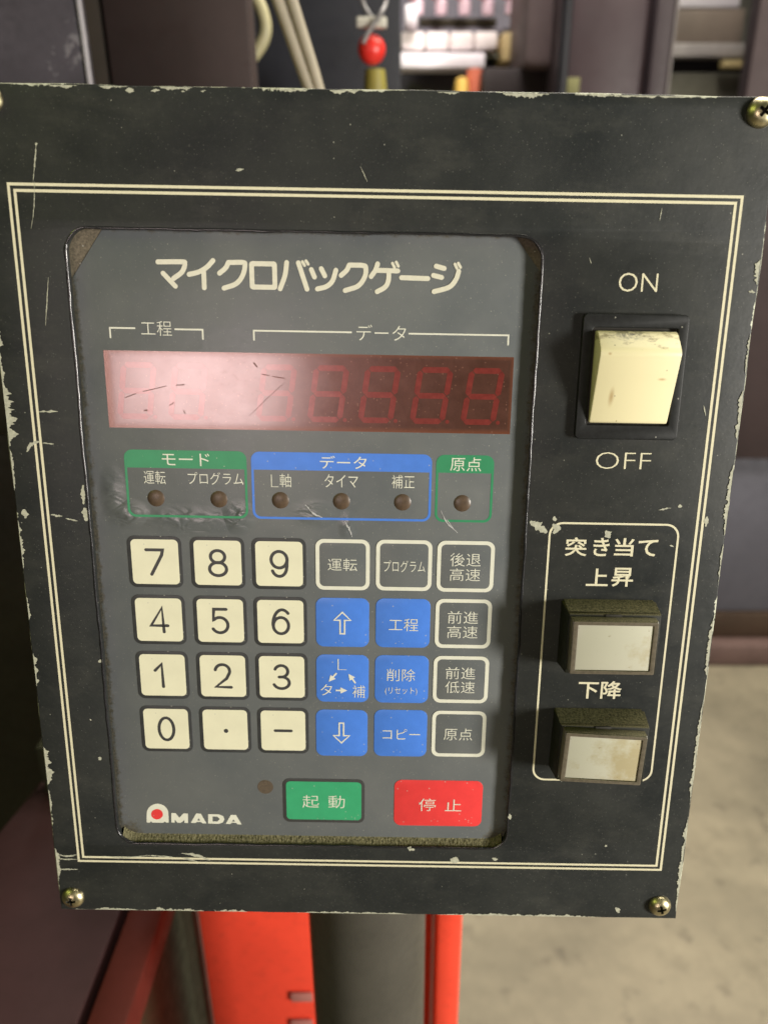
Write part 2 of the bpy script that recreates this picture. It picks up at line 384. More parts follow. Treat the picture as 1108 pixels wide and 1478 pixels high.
def text_mesh(s, box, z, bold=0.0):
    """lettering fitted to the box (u0, v0, u1, v1) in panel mm"""
    cu = bpy.data.curves.new('t', 'FONT'); cu.body = s; cu.size = 1.0; cu.offset = bold; cu.resolution_u = 3
    me = curve_mesh(cu)
    xs = [v.co.x for v in me.vertices]; ys = [v.co.y for v in me.vertices]
    u0, v0, u1, v1 = box; x0, x1, y0, y1 = min(xs), max(xs), min(ys), max(ys)
    X0, Y1 = UV(u0, v0); X1, Y0 = UV(u1, v1)
    for v in me.vertices:
        v.co = (X0 + (v.co.x - x0) / (x1 - x0) * (X1 - X0), Y0 + (v.co.y - y0) / (y1 - y0) * (Y1 - Y0), z * 0.001)
    return me
def join(parts, name, parent, center=None):
    """several meshes, each with its material, as ONE mesh object with its origin at center (u, v, z)"""
    bm = bmesh.new(); mats = []
    for me, mt in parts:
        if mt not in mats: mats.append(mt)
        k = mats.index(mt); n0 = len(bm.faces)
        bm.from_mesh(me); bm.faces.ensure_lookup_table()
        for f in bm.faces[n0:]: f.material_index = k
        bpy.data.meshes.remove(me)
    c = Vector((0, 0, 0))
    if center:
        x, y = UV(center[0], center[1]); c = Vector((x, y, center[2] * .001))
        bmesh.ops.translate(bm, verts=bm.verts, vec=-c)
    me = bpy.data.meshes.new(name); bm.to_mesh(me); bm.free()
    o = link(name, me, mats, parent); o.location = c
    return o
def solid(name, verts, faces, mats, parent=None, bev=0.0, seg=2):
    me = bpy.data.meshes.new(name); me.from_pydata(verts, [], faces)
    bm = bmesh.new(); bm.from_mesh(me)
    bmesh.ops.recalc_face_normals(bm, faces=bm.faces)
    if bev: bmesh.ops.bevel(bm, geom=list(bm.edges), offset=bev, segments=seg, affect='EDGES', profile=0.5)
    bm.to_mesh(me); bm.free()
    if bev: smooth(me, 35)
    return link(name, me, mats, parent)
BF = [(0, 1, 2, 3), (4, 7, 6, 5), (0, 4, 5, 1), (1, 5, 6, 2), (2, 6, 7, 3), (3, 7, 4, 0)]
def box(name, x0, x1, y0, y1, z0, z1, mats, parent=None, bev=0.003):
    return solid(name, [(x0, y0, z0), (x1, y0, z0), (x1, y1, z0), (x0, y1, z0), (x0, y0, z1), (x1, y0, z1), (x1, y1, z1), (x0, y1, z1)], BF, mats, parent, bev)
def pbox(name, b, t, z0, z1, mats, parent, bev=0.3, rot=0.0):
    """frustum in panel mm: base rectangle b at z0, top rectangle t at z1"""
    cx, cy = (b[0] + b[2]) / 2, (b[1] + b[3]) / 2; X, Y = UV(cx, cy); vs = []
    for r, z in ((b, z0), (t, z1)):
        for u, v in ((r[0], r[3]), (r[2], r[3]), (r[2], r[1]), (r[0], r[1])):
            x, y = UV(u, v); x -= X; y -= Y
            vs.append((x, y, z * .001))
    o = solid(name, vs, BF, mats, parent, bev * .001)
    o.location = (X, Y, 0); o.rotation_euler.z = rot
    return o
def tube(name, pts, r, mats, parent=None, n=10):
    cu = bpy.data.curves.new('c', 'CURVE'); cu.dimensions = '3D'; cu.bevel_depth = r; cu.bevel_resolution = 3; cu.use_fill_caps = True
    s = cu.splines.new('POLY'); s.points.add(len(pts) - 1)
    for p, q in zip(s.points, pts): p.co = (*q, 1)
    me = curve_mesh(cu); smooth(me, 60)
    return link(name, me, mats, parent)
def cat3(pts, n=8):
    P = [Vector(p) for p in pts]; P = [P[0] * 2 - P[1]] + P + [P[-1] * 2 - P[-2]]; out = []
    for i in range(1, len(P) - 2):
        p0, p1, p2, p3 = P[i - 1:i + 3]
        for k in range(n):
            t = k / n; out.append(0.5 * ((2 * p1) + (p2 - p0) * t + (2 * p0 - 5 * p1 + 4 * p2 - p3) * t * t + (3 * p1 - p0 - 3 * p2 + p3) * t ** 3))
    out.append(P[-2]); return out
def lathe(name, prof, mats, parent=None, n=28, loc=(0, 0, 0), rot=(0, 0, 0)):
    bm = bmesh.new(); rings = []
    for r, z in prof:
        rings.append([bm.verts.new((r * math.cos(2 * math.pi * i / n), r * math.sin(2 * math.pi * i / n), z)) for i in range(n)] if r > 1e-7 else [bm.verts.new((0, 0, z))])
    for a, b in zip(rings, rings[1:]):
        for i in range(n):
            j = (i + 1) % n
            if len(a) == 1 and len(b) == 1: continue
            if len(a) == 1: bm.faces.new((a[0], b[i], b[j]))
            elif len(b) == 1: bm.faces.new((a[i], a[j], b[0]))
            else: bm.faces.new((a[i], a[j], b[j], b[i]))
    bmesh.ops.recalc_face_normals(bm, faces=bm.faces)
    me = bpy.data.meshes.new(name); bm.to_mesh(me); bm.free(); smooth(me, 50)
    o = link(name, me, mats, parent); o.location = loc; o.rotation_euler = rot
    return o

# measured outlines, panel millimetres
TITLE=[
 ('s',[(40.54, 20.39), (47.63, 20.27), (48.47, 20.62), (48.32, 21.73), (47.31, 23.36), (44.94, 25.02)]),
 ('',[(41.88, 23.59), (45.35, 27.25)]),
 ('s',[(56.9, 19.75), (55.03, 21.62), (52.55, 23.04), (49.61, 23.79)]),
 ('',[(54.0, 22.93), (53.97, 27.57)]),
 ('s',[(61.45, 20.22), (60.57, 21.75), (58.67, 23.31)]),
 ('s',[(61.65, 20.22), (65.69, 20.15), (66.34, 20.88), (65.57, 23.75), (63.54, 26.2), (59.85, 27.56)]),
 ('c',[(68.29, 20.47), (75.09, 20.36), (75.07, 27.03), (68.27, 27.14)]),
 ('s',[(78.71, 19.93), (78.15, 23.54), (76.61, 27.47)]),
 ('',[(82.18, 19.97), (84.63, 27.43)]),
 ('',[(83.39, 19.62), (84.0, 20.67)]),
 ('',[(84.45, 19.38), (85.07, 20.28)]),
 ('',[(85.99, 21.82), (86.91, 23.92)]),
 ('',[(88.94, 21.51), (89.99, 23.54)]),
 ('s',[(93.28, 21.89), (92.26, 24.92), (90.44, 26.56), (87.74, 27.32)]),
 ('s',[(97.23, 20.35), (96.49, 21.83), (94.82, 23.33)]),
 ('s',[(97.43, 20.35), (101.37, 20.41), (102.17, 21.16), (101.85, 23.66), (99.85, 26.27), (96.02, 27.63)]),
 ('s',[(105.64, 19.89), (104.99, 21.69), (103.73, 23.5)]),
 ('',[(105.25, 21.69), (111.68, 21.77)]),
 ('s',[(109.0, 21.81), (108.9, 24.51), (107.92, 26.46), (105.58, 27.79)]),
 ('',[(110.04, 19.63), (110.66, 20.77)]),
 ('',[(111.17, 19.29), (111.79, 20.43)]),
 ('',[(112.78, 23.67), (120.63, 23.8)]),
 ('',[(123.01, 20.24), (125.43, 20.84)]),
 ('',[(122.28, 22.87), (124.71, 23.41)]),
 ('s',[(129.74, 21.59), (129.02, 23.85), (127.08, 26.13), (122.55, 27.5)]),
 ('',[(128.53, 19.57), (129.17, 20.71)]),
 ('',[(129.52, 19.3), (130.23, 20.44)]),
]
SCR=[
 (0.9,[(2.1, 65.1), (8.0, 64.9)]),
 (1.3,[(-2.9, 77.7), (-1.3, 75.3), (1.5, 74.3)]),
 (0.8,[(2.4, 74.8), (5.8, 75.1)]),
 (1.0,[(2.5, 97.9), (6.2, 98.3)]),
 (0.9,[(7.2, 99.0), (10.9, 99.8)]),
 (2.6,[(13.5, 95.4), (13.7, 99.8)]),
 (1.6,[(13.7, 88.0), (13.3, 94.3)]),
 (2.2,[(-5.7, 96.2), (-5.6, 99.2)]),
 (0.5,[(9.2, -11.1), (8.0, -4.7), (7.2, -0.7)]),
 (0.35,[(7.6, -0.7), (6.7, 6.4), (5.3, 12.0)]),
 (1.0,[(9.0, -10.9), (9.2, -10.3)]),
 (0.9,[(-7.7, 224.5), (-4.6, 225.4), (-0.3, 224.7)]),
 (0.8,[(-7.9, 226.6), (0.3, 226.7)]),
 (0.9,[(-7.8, 231.0), (-0.8, 230.9)]),
 (0.7,[(9.2, 225.1), (16.6, 225.6), (25.4, 224.5)]),
 (0.8,[(24.2, 224.5), (34.1, 225.0)]),
 (1.2,[(37.2, 223.4), (42.9, 224.2), (47.3, 226.2)]),
 (0.8,[(37.1, 225.2), (42.8, 226.8)]),
 (3.0,[(155.1, 97.3), (157.4, 99.1), (160.6, 101.1)]),
 (2.6,[(162.2, 98.3), (163.6, 99.5), (162.6, 101.3)]),
 (1.6,[(162.7, 95.6), (163.0, 97.2)]),
 (2.2,[(179.4, 100.1), (180.7, 102.6)]),
 (0.8,[(195.5, 93.0), (199.4, 92.2)]),
 (1.3,[(201.5, 91.7), (202.8, 91.7)]),
 (0.6,[(200.2, 104.6), (201.6, 105.1)]),
 (1.6,[(14.0, 147.9), (14.6, 148.9)]),
 (1.8,[(10.7, 184.8), (11.4, 185.9)]),
 (0.8,[(8.9, 170.1), (9.3, 170.7)]),
 (2.0,[(118.4, 219.6), (120.9, 220.5)]),
 (2.6,[(133.9, 224.0), (137.0, 225.1)]),
 (1.4,[(148.9, 223.4), (150.9, 224.0)]),
 (1.4,[(154.2, 204.9), (154.5, 207.2)]),
 (1.3,[(189.1, 217.2), (189.6, 217.8)]),
 (1.8,[(195.2, 243.8), (196.6, 246.2)]),
 (0.9,[(65.1, -4.6), (67.5, -5.0)]),
 (0.8,[(56.2, -24.9), (57.6, -25.1)]),
 (1.2,[(35.3, -24.7), (37.6, -25.0)]),
 (0.7,[(35.6, -24.4), (37.9, -24.6)]),
 (0.9,[(42.4, -24.7), (44.9, -24.9)]),
 (0.5,[(50.8, -24.7), (51.8, -24.8)]),
 (2.2,[(217.6, 17.7), (218.2, 20.9)]),
 (0.9,[(215.2, 25.9), (217.3, 26.2)]),
 (1.6,[(216.8, 60.6), (217.5, 62.7)]),
 (1.6,[(217.7, 82.3), (217.3, 84.5)]),
 (3.5,[(-7.8, 58.1), (-6.8, 60.6), (-7.0, 66.5), (-7.1, 73.0)]),
 (2.4,[(-6.5, 41.6), (-6.4, 45.6), (-6.9, 53.9)]),
 (1.4,[(211.1, 94.8), (211.1, 98.2)]),
 (0.45,[(9.0, 25.4), (6.8, 39.3)]),
 (0.5,[(187.0, 6.7), (187.3, 3.4)]),
 (0.5,[(167.5, 17.3), (168.2, 18.9)]),
 (0.35,[(192.2, 50.5), (194.1, 54.6)]),
 (0.3,[(100.6, -6.3), (102.6, -2.3)]),
 (0.5,[(205.9, 59.7), (206.9, 62.9)]),
]
MSCR=[
 (0.5,[(27.8, 60.7), (31.3, 59.4)]),
 (0.35,[(33.5, 58.7), (40.9, 56.9)]),
 (0.5,[(43.9, 56.6), (46.5, 56.4)]),
 (0.4,[(41.4, 62.9), (42.9, 62.0)]),
 (0.6,[(33.5, 64.5), (34.6, 64.5)]),
 (0.5,[(45.8, 64.3), (46.2, 65.4)]),
 (0.6,[(68.0, 49.3), (69.1, 50.7)]),
 (0.4,[(73.7, 53.4), (77.3, 53.9)]),
 (0.2,[(77.2, 55.4), (71.8, 60.2), (66.2, 65.7)]),
 (0.5,[(70.5, 52.8), (72.6, 53.2)]),
]
WSCR=[
 (0.45,[(83.1, 93.9), (85.7, 96.8), (88.6, 98.1)]),
 (0.5,[(95.8, 99.2), (97.1, 101.5), (98.2, 104.5)]),
 (0.35,[(126.7, 95.2), (128.9, 99.3), (132.3, 102.5)]),
 (0.3,[(128.8, 98.1), (131.2, 101.6)]),
]
arch = [(24.4, 213.08), (24.65, 209.33), (24.84, 208.32), (25.43, 207.1), (26.37, 206.11), (27.53, 205.46), (28.81, 205.22), (30.06, 205.42), (31.15, 206.03), (31.96, 206.98), (32.41, 208.19), (32.47, 209.19), (32.36, 212.98), (31.36, 213.0), (31.01, 212.56), (30.37, 213.06), (26.5, 213.09), (26.04, 212.56), (25.47, 213.11)]
disc = [(30.5, 209.53), (30.36, 210.2), (30.02, 210.81), (29.52, 211.29), (28.9, 211.61), (28.23, 211.73), (27.58, 211.64), (27.0, 211.34), (26.56, 210.87), (26.29, 210.27), (26.23, 209.61), (26.38, 208.94), (26.72, 208.33), (27.22, 207.85), (27.84, 207.53), (28.5, 207.41), (29.16, 207.51), (29.73, 207.8), (30.17, 208.27), (30.44, 208.86)]
Mx = [(33.51, 208.95), (35.03, 209.01), (36.3, 210.88), (37.85, 209.04), (39.45, 209.1), (39.32, 213.03), (38.06, 213.01), (38.01, 211.82), (36.72, 212.99), (35.5, 212.97), (34.61, 211.79), (34.46, 212.99), (33.28, 212.88)]
A1 = [(40.28, 212.93), (42.39, 209.01), (44.1, 209.06), (45.93, 213.05), (44.48, 213.07), (43.93, 212.51), (42.48, 212.49), (42.0, 212.98)]
A1h = [(42.62, 211.91), (43.24, 210.97), (43.77, 211.93)]
D1 = [(46.69, 209.19), (50.57, 209.21), (52.07, 209.93), (52.47, 211.25), (51.77, 212.59), (50.21, 213.19), (46.51, 213.08)]
D1h = [(48.24, 210.13), (49.96, 210.19), (50.8, 211.14), (49.87, 212.22), (48.15, 212.16)]
A2 = [(52.82, 213.14), (54.84, 209.35), (56.67, 209.36), (58.55, 213.26), (57.1, 213.24), (56.62, 212.67), (55.02, 212.62), (54.54, 213.16)]
A2h = [(55.04, 212.13), (55.72, 211.23), (56.26, 212.15)]
# ---------------------------------------------------------------- the control panel (one thing)
panel = empty('control_panel', 'worn black control panel with grey keypad, red display window, rocker switch and two push buttons', 'control panel',
              (-0.01113757, 0.20276206, 1.20291388), (R(81.70612744), R(0.94712388), R(-0.22868844)))
U0, V0, U1, V1 = -8.5, -26.2, 217.9, 248.5
# plate outline with slightly uneven, knocked edges
def rough_edge(a, b, n, amp):
    o = []
    for i in range(n):
        t = i / n; k = noise.noise(Vector((a[0] * .1 + t * 14, a[1] * .1, 3.3))) * amp
        dx, dy = b[0] - a[0], b[1] - a[1]; l = math.hypot(dx, dy)
        o.append((a[0] + dx * t - dy / l * k, a[1] + dy * t[0] if False else a[1] + dy * t + dx / l * k))
    return o
outer = rough_edge((U0, V0), (U1, V0), 60, .22) + rough_edge((U1, V0), (U1, V1), 70, .28) + rough_edge((U1, V1), (U0, V1), 60, .22) + rough_edge((U0, V1), (U0, V0), 70, .28)
hole = [(154.6 - .0 * 0, 0)]
H_ = []
for (u, v) in rrect(14.6, 11.4, 153.9, 219.7, 7.0, 8):
    H_.append((u, v))
hole = []
for i, p in enumerate(H_):
    q = H_[(i + 1) % len(H_)]; n = max(1, int(math.dist(p, q) / 6))
    for k in range(n):
        u = p[0] + (q[0] - p[0]) * k / n; v = p[1] + (q[1] - p[1]) * k / n
        w = noise.noise(Vector((u * .09, v * .09, 1.7))) * .28
        hole.append((u + w, v + w * .7))
plate = link('front_plate', sheet([outer, hole], 0, 3.2, 0.45), M['plate'], panel)
box_m = M['plate']
enc = pbox('enclosure', (-4, -21, 213, 243), (-4, -21, 213, 243), -75, -3.25, mat_painted('black_enclosure_paint', (0.02, 0.02, 0.02), 0.45, scale=20), panel, 1.5)

cu = bpy.data.curves.new('c', 'CURVE'); cu.dimensions = '3D'; cu.bevel_depth = .00046; cu.bevel_resolution = 3
s = cu.splines.new('POLY'); s.points.add(len(hole) * 3 - 1); s.use_cyclic_u = True
for i in range(len(hole) * 3):
    a, b = Vector(hole[i // 3]), Vector(hole[(i // 3 + 1) % len(hole)]); q = a.lerp(b, (i % 3) / 3)
    k = noise.noise(Vector((q.x * .35, q.y * .22, 8))) * .16 + noise.noise(Vector((q.x * .9, q.y * .8, 4))) * .05
    x, y = UV(q.x + k, q.y + k); s.points[i].co = (x, y, -.00030 + k * .0004, 1); s.points[i].radius = 1 + noise.noise(Vector((q.x * .2, q.y * .25, 1))) * .35
me = curve_mesh(cu); smooth(me, 60)
rim = link('recess_rim', me, M['rim'], plate); rim['label'] = 'glossy lumpy painted rim round the keypad recess'
def flat(name, loops, z, mt, par, label=None):
    o = link(name, sheet(loops, z), mt, par)
    if label: o['label'] = label
    return o
Z1 = 0.06
for k in (0, 1.7):
    flat('border_line', [rect(-.4 + k, -.4 + k, 210.4 - k, 227.7 - k), rect(.4 + k, .4 + k, 209.6 - k, 226.9 - k)], Z1, M['ivory'], plate)
# box line round the two push buttons
flat('button_group_line', [rrect(161.2, 97.5, 203.0, 191.2, 4.4, 8), rrect(161.85, 98.15, 202.35, 190.55, 3.8, 8)], Z1, M['ivory'], plate)
for s, b in (('ON', (176.7, 21.3, 188.2, 26.6)), ('OFF', (174.3, 74.7, 191.5, 80.0)), ('突', (166.8, 102.5, 173.8, 108.8)), ('き', (175.8, 102.5, 181.0, 108.7)), ('当', (182.6, 102.5, 188.9, 108.6)), ('て', (190.2, 102.9, 196.5, 108.5)),
             ('上', (174.4, 112.9, 181.5, 118.9)), ('昇', (182.6, 112.5, 189.6, 119.0)), ('下', (174.8, 153.3, 181.6, 159.4)), ('降', (182.4, 152.8, 189.5, 159.4))):
    o = link('lettering', text_mesh(s, b, Z1, 0.014 if ord(s[0]) > 256 else (-0.020 if s == 'OFF' else -0.012)), M['ivory'], plate); o['label'] = 'ivory lettering ' + s

# chipped and scratched spots where the primer shows
def ragged(pts, w, step=.28, jag=.42):
    """torn-edged patch of width w along pts"""
    P = catmull(pts, n=8) if len(pts) > 2 else [tuple(Vector(pts[0]).lerp(Vector(pts[1]), t / 12)) for t in range(13)]
    Q = [Vector(P[0])]
    for a, b in zip(P, P[1:]):
        a, b = Vector(a), Vector(b); n = max(1, int((b - a).length / step))
        Q += [a.lerp(b, (k + 1) / n) for k in range(n)]
    sd = random.uniform(0, 99); L, Rr = [], []
    for i, q in enumerate(Q):
        d = (Q[min(i + 1, len(Q) - 1)] - Q[max(i - 1, 0)]); d = d.normalized() if d.length else Vector((1, 0)); nn = Vector((-d.y, d.x))
        env = min(1, .25 + 2.2 * min(i, len(Q) - 1 - i) / len(Q))
        def h(s): return w / 2 * env * (1 + jag * 1.6 * noise.noise(Vector((q.x * 1.1 + s, q.y * 1.1, sd))) + jag * 1.3 * noise.noise(Vector((q.x * 3.3, q.y * 3.3 + s, sd))))
        L.append(q + nn * max(.04, h(0))); Rr.append(q - nn * max(.04, h(31)))
    return [tuple(x) for x in L] + [tuple(x) for x in reversed(Rr)]
def edge_chip(side, a, b, depth):
    """paint gone from the sheet's edge between a and b, torn on its inner side"""
    n = int(abs(b - a) / .3); sd = random.uniform(0, 99); o = []
    for i in range(n + 1):
        t = a + (b - a) * i / n; env = min(1, 5 * min(i, n - i) / n + .12)
        o.append((t, depth * env * (.62 + .75 * noise.noise(Vector((t * .45, sd, 0))) + .55 * noise.noise(Vector((t * 1.6, sd, 3))) + .3 * noise.noise(Vector((t * 4, sd, 7))))))
    e = .42
    f = {'L': lambda t, d: (U0 + e + d, t), 'R': lambda t, d: (U1 - e - d, t), 'T': lambda t, d: (t, V0 + e + d), 'B': lambda t, d: (t, V1 - e - d)}[side]
    return [f(t, max(.05, d)) for t, d in o] + [f(t, 0) for t, d in reversed(o)]
parts = []
for w, pts in SCR:
    if w > 2.2 and pts[0][0] < -5: continue
    lp = ragged(pts, w * (.62 if w < 1.2 else .85), jag=.75 if w < 1.2 else .5)
    lp = [(min(max(u, U0 + .45), U1 - .45), min(max(v, V0 + .45), V1 - .45)) for u, v in lp]
    parts.append((sheet([lp], 0.07 + .0012 * len(parts)), M['primer']))
for s, a, b, d in (('L', 38, 47, 1.5), ('L', 47, 57.5, 1.0), ('L', 56.5, 76, 3.1), ('L', 77, 90, .9), ('L', 100, 116, 1.3), ('L', 126, 134, .9), ('L', 146, 158, 1.2), ('L', 181, 196, 2.2), ('L', 198, 207, .9), ('L', 222, 236, 1.3),
                   ('T', 14, 22, 0.77), ('T', 28, 36, 0.84), ('T', 45, 54, 0.98), ('T', 77, 86, 0.84), ('T', 92, 100, 1.12), ('T', 122, 128, 0.70), ('T', 140, 153, 1.05), ('T', 160, 196, 0.56),
                   ('R', 17, 24, 1.37), ('R', 38, 50, 0.72), ('R', 55, 70, 1.30), ('R', 78, 101, 1.44), ('R', 104, 118, 0.58), ('R', 128, 150, 1.22), ('R', 160, 200, 1.08), ('R', 205, 245, 1.15),
                   ('B', 4, 20, 1.0), ('B', 24, 44, 1.3), ('B', 52, 60, .9), ('B', 78, 120, .6), ('B', 130, 190, .8)):
    parts.append((sheet([edge_chip(s, a, b, d)], 0.10 + .0012 * len(parts)), M['primer']))
o = join(parts, 'paint_chips', plate); o['kind'] = 'stuff'; o['label'] = 'pale chips and scratches in the black paint'

# screws with a cross recess
def screw_mesh():
    prof = [(0, 2.75), (.9, 2.72), (1.9, 2.5), (2.8, 2.05), (3.5, 1.4), (3.95, .7), (4.1, .1), (4.1, 0)]
    o = lathe('s', [(r * .001, z * .001) for r, z in prof] + [(0, 0)], M['screw'], None, 32)
    bm = bmesh.new()
    for a in (0, math.pi / 2):
        vs = []
        for z, L, W in ((3.5, 2.2, .52), (1.0, .9, .34)):
            for x, y in ((-L, -W), (L, -W), (L, W), (-L, W)):
                p = Matrix.Rotation(a, 3, 'Z') @ Vector((x, y, 0)); vs.append(bm.verts.new((p.x * .001, p.y * .001, z * .001)))
        for f in BF: bm.faces.new([vs[i] for i in f])
    bmesh.ops.recalc_face_normals(bm, faces=bm.faces)
    me = bpy.data.meshes.new('x'); bm.to_mesh(me); bm.free(); me.materials.append(M['pit'])
    x = bpy.data.objects.new('x', me); C.objects.link(x)
    o.data.materials.append(M['pit'])
    md_ = o.modifiers.new('b', 'BOOLEAN'); md_.operation = 'DIFFERENCE'; md_.solver = 'EXACT'; md_.object = x; md_.use_self = True
    try: md_.material_mode = 'TRANSFER'
    except Exception: pass
    bpy.context.view_layer.update()
    res = bpy.data.meshes.new_from_object(o.evaluated_get(bpy.context.evaluated_depsgraph_get()))
    bpy.data.objects.remove(o); bpy.data.objects.remove(x)
    return res
sm_ = screw_mesh()
for (u, v, a) in ((-3.0, -21.9, .4), (212.3, -22.0, .95), (-3.4, 242.9, .05), (211.2, 242.6, .25)):
    o = bpy.data.objects.new('screw', sm_); C.objects.link(o); o.parent = panel
    x, y = UV(u, v); o.location = (x, y, 0); o.rotation_euler = (0, 0, a)

# ---- keypad film in its recess
ZF = -3.0
backing = pbox('backing_sheet', (10, 8, 158.5, 224), (10, 8, 158.5, 224), -3.24, -3.15, M['residue'], panel, 0.0)
film_out = [(26.2, 9.5), (144.6, 9.5), (156.5, 24.6), (156.5, 223), (11, 223), (11, 30.6)]
film = link('keypad_film', sheet([film_out], ZF, 0.12, 0.03), M['film'], panel)
def fl(name, loops, mt, dz=0.05, label=None):
    return flat(name, [[md(*p) for p in l] for l in loops], ZF + dz, mt, film, label)
def ft(s, b, mt, dz=0.08, bold=0.0, name='lettering'):
    a, c = md(b[0], b[1]), md(b[2], b[3])
    return text_mesh(s, (*a, *c), ZF + dz, bold)
# title, drawn stroke by stroke
parts = []
for k, (f, pts) in enumerate(TITLE):
    P = catmull(pts, f == 'c', 7) if f == 's' else pts
    if f == 'c': parts.append((sheet([rrect(68.28 - .72, 20.42 - .72, 75.08 + .72, 27.08 + .72, 1.0, 4), rrect(68.28 + .72, 20.42 + .72, 75.08 - .72, 27.08 - .72, .25, 3)], ZF + .05), M['title'])); continue
    w = 1.42 if math.dist(pts[0], pts[-1]) > 1.4 or len(pts) > 2 else .86
    parts.append((sheet(ribbon(P, w), ZF + .05 + .004 * k), M['title']))
o = join(parts, 'title_lettering', film); o['label'] = 'large rounded ivory katakana title'
# maker's mark
parts = [(sheet([arch], ZF + .05), M['white']), (sheet([disc], ZF + .08), M['red']), (sheet([Mx], ZF + .05), M['white']),
         (sheet([A1, A1h], ZF + .05), M['white']), (sheet([D1, D1h], ZF + .05), M['white']), (sheet([A2, A2h], ZF + .05), M['white'])]
o = join(parts, 'maker_mark', film); o['label'] = 'white AMADA wordmark with a red disc in the first letter'
# brackets above the display
def lines(pls, w, mt, name, label=None):
    parts = [(sheet(ribbon([md(*p) for p in pl], w, cap=False), ZF + .05 + .003 * i), mt) for i, pl in enumerate(pls)]
    o = join(parts, name, film)
    if label: o['label'] = label
lines([[(25.9, 42.6), (25.9, 39.6), (33.5, 39.6)], [(45.2, 39.7), (53.6, 39.7), (53.6, 42.6)]], .5, M['white'], 'bracket_line')
lines([[(68.9, 42.6), (68.9, 39.7), (98.2, 39.7)], [(115.2, 39.8), (145.1, 39.8), (145.1, 42.7)]], .5, M['white'], 'bracket_line')
for s, b in (('工程', (35.2, 37.4, 44.4, 41.7)), ('データ', (99.6, 37.4, 114.4, 42.0))):
    o = link('lettering', ft(s, b, None, bold=-.008), M['white'], film); o['label'] = 'white lettering ' + s
# display window and its seven unlit digits
fl('display_window', [rect(23.4, 46.2, 147.1, 69.6)], M['display'], .04)
def digit(u):
    W, Hh, sl, w = 9.1, 15.6, 2.3, 1.75
    def q(x, y): return md(u + x * W + .9 - sl * y, 50.4 + y * Hh)
    a = w / 2; g = .16; segs = []
    def seg(x0, y0, x1, y1):
        p, r = Vector(q(x0, y0)), Vector(q(x1, y1)); d = (r - p).normalized(); n = Vector((-d.y, d.x))
        p2, r2 = p + d * g, r - d * g
        segs.append([tuple(x) for x in (p2, p2 + d * a * .95 + n * a, r2 - d * a * .95 + n * a, r2, r2 - d * a * .95 - n * a, p2 + d * a * .95 - n * a)])
    seg(0, 0, 1, 0); seg(0, .5, 1, .5); seg(0, 1, 1, 1); seg(0, 0, 0, .5); seg(0, .5, 0, 1); seg(1, 0, 1, .5); seg(1, .5, 1, 1)
    c = q(1, 1); segs.append(circ(c[0] + 1.7, c[1] + .1, .62, 12))
    return segs
for i, u in enumerate((28.4, 44.0, 70.9, 86.7, 102.3, 118.2, 133.8)):
    x = md(u + 5, 58)
    join([(sheet([s_], ZF + .075), M['segment']) for s_ in digit(u)], 'display_digit', film, (x[0], x[1], ZF))
# scratches on the window, whitened creases on the film
parts = [(sheet(ribbon(p, w * .75, cap=False, taper=True, jag=.3), ZF + .11 + .004 * i), M['scratch']) for i, (w, p) in enumerate(MSCR)]
o = join(parts, 'window_scratches', film); o['kind'] = 'stuff'; o['label'] = 'dark nicks and scratches in the display window'
parts = [(sheet(ribbon(catmull(p, n=5) if len(p) > 2 else p, w, cap=False, taper=True, jag=.7), ZF + .11 + .004 * i), M['crease']) for i, (w, p) in enumerate(WSCR)]
o = join(parts, 'film_creases', film); o['kind'] = 'stuff'; o['label'] = 'whitened creases in the grey film'
# lamp groups
for (u0, u1, mt, lab, items) in ((27.2, 65.4, 'dkgreen', 'green outlined lamp group', (('モード', (39.0, 77.3, 53.9, 81.3)),)),
                                 (66.8, 123.3, 'blue', 'blue outlined lamp group', (('データ', (88.3, 77.3, 102.9, 81.4)),)),
                                 (124.6, 142.7, 'dkgreen', 'small green outlined lamp group', (('原点', (129.0, 77.1, 138.7, 81.5)),))):
    hd = [p for p in rrect(u0, 76.4, u1, 90, 2.6) if p[1] < 83]
    hd = [(u0, 82.1)] + [p for p in rrect(u0, 76.4, u1, 90, 2.6)[21:]] + [p for p in rrect(u0, 76.4, u1, 90, 2.6)[:7]] + [(u1, 82.1)]
    parts = [(sheet([[md(*p) for p in rrect(u0, 76.4, u1, 98.1, 2.6)], [md(*p) for p in rrect(u0 + .75, 77.15, u1 - .75, 97.35, 2.0)]], ZF + .045), M[mt]),
             (sheet([[md(*p) for p in hd]], ZF + .055), M[mt])]
    for s, b in items: parts.append((ft(s, b, None), M['white']))
    c = md((u0 + u1) / 2, 87)
    o = join(parts, 'lamp_group_frame', film, (c[0], c[1], ZF)); o['label'] = lab + ' headed ' + items[0][0]
for s, b in (('運転', (33.0, 83.0, 39.8, 87.3)), ('プログラム', (46.8, 83.2, 64.2, 87.2)), ('L', (72.9, 83.6, 75.2, 87.6)), ('軸', (75.6, 83.3, 79.2, 87.6)), ('タイマ', (89.7, 83.2, 100.2, 87.4)), ('補正', (110.8, 83.1, 118.0, 87.4))):
    o = link('lettering', ft(s, b, None, bold=-.03 if s == 'L' else -.006), M['white'], film); o['label'] = 'small white lettering ' + s
dome = [(0, .55), (1.0, .5), (1.9, .36), (2.5, .16), (2.75, .02), (2.75, 0)]
led = None
for u in (36.4, 56.3, 75.7, 95.0, 114.3, 133.2):
    a = md(u, 91.9); x, y = UV(*a)
    if led is None: led = lathe('indicator_lamp', [(r * .001, z * .001) for r, z in dome], M['led'], film, 28)
    else:
        n = led.copy(); C.objects.link(n); led = n
    led.location = (x, y, (ZF + .02) * .001)
fl('worn_hole', [circ(68.1, 195.6, 2.75, 26)], M['smudge'], .05, 'brown round spot beside the green key')

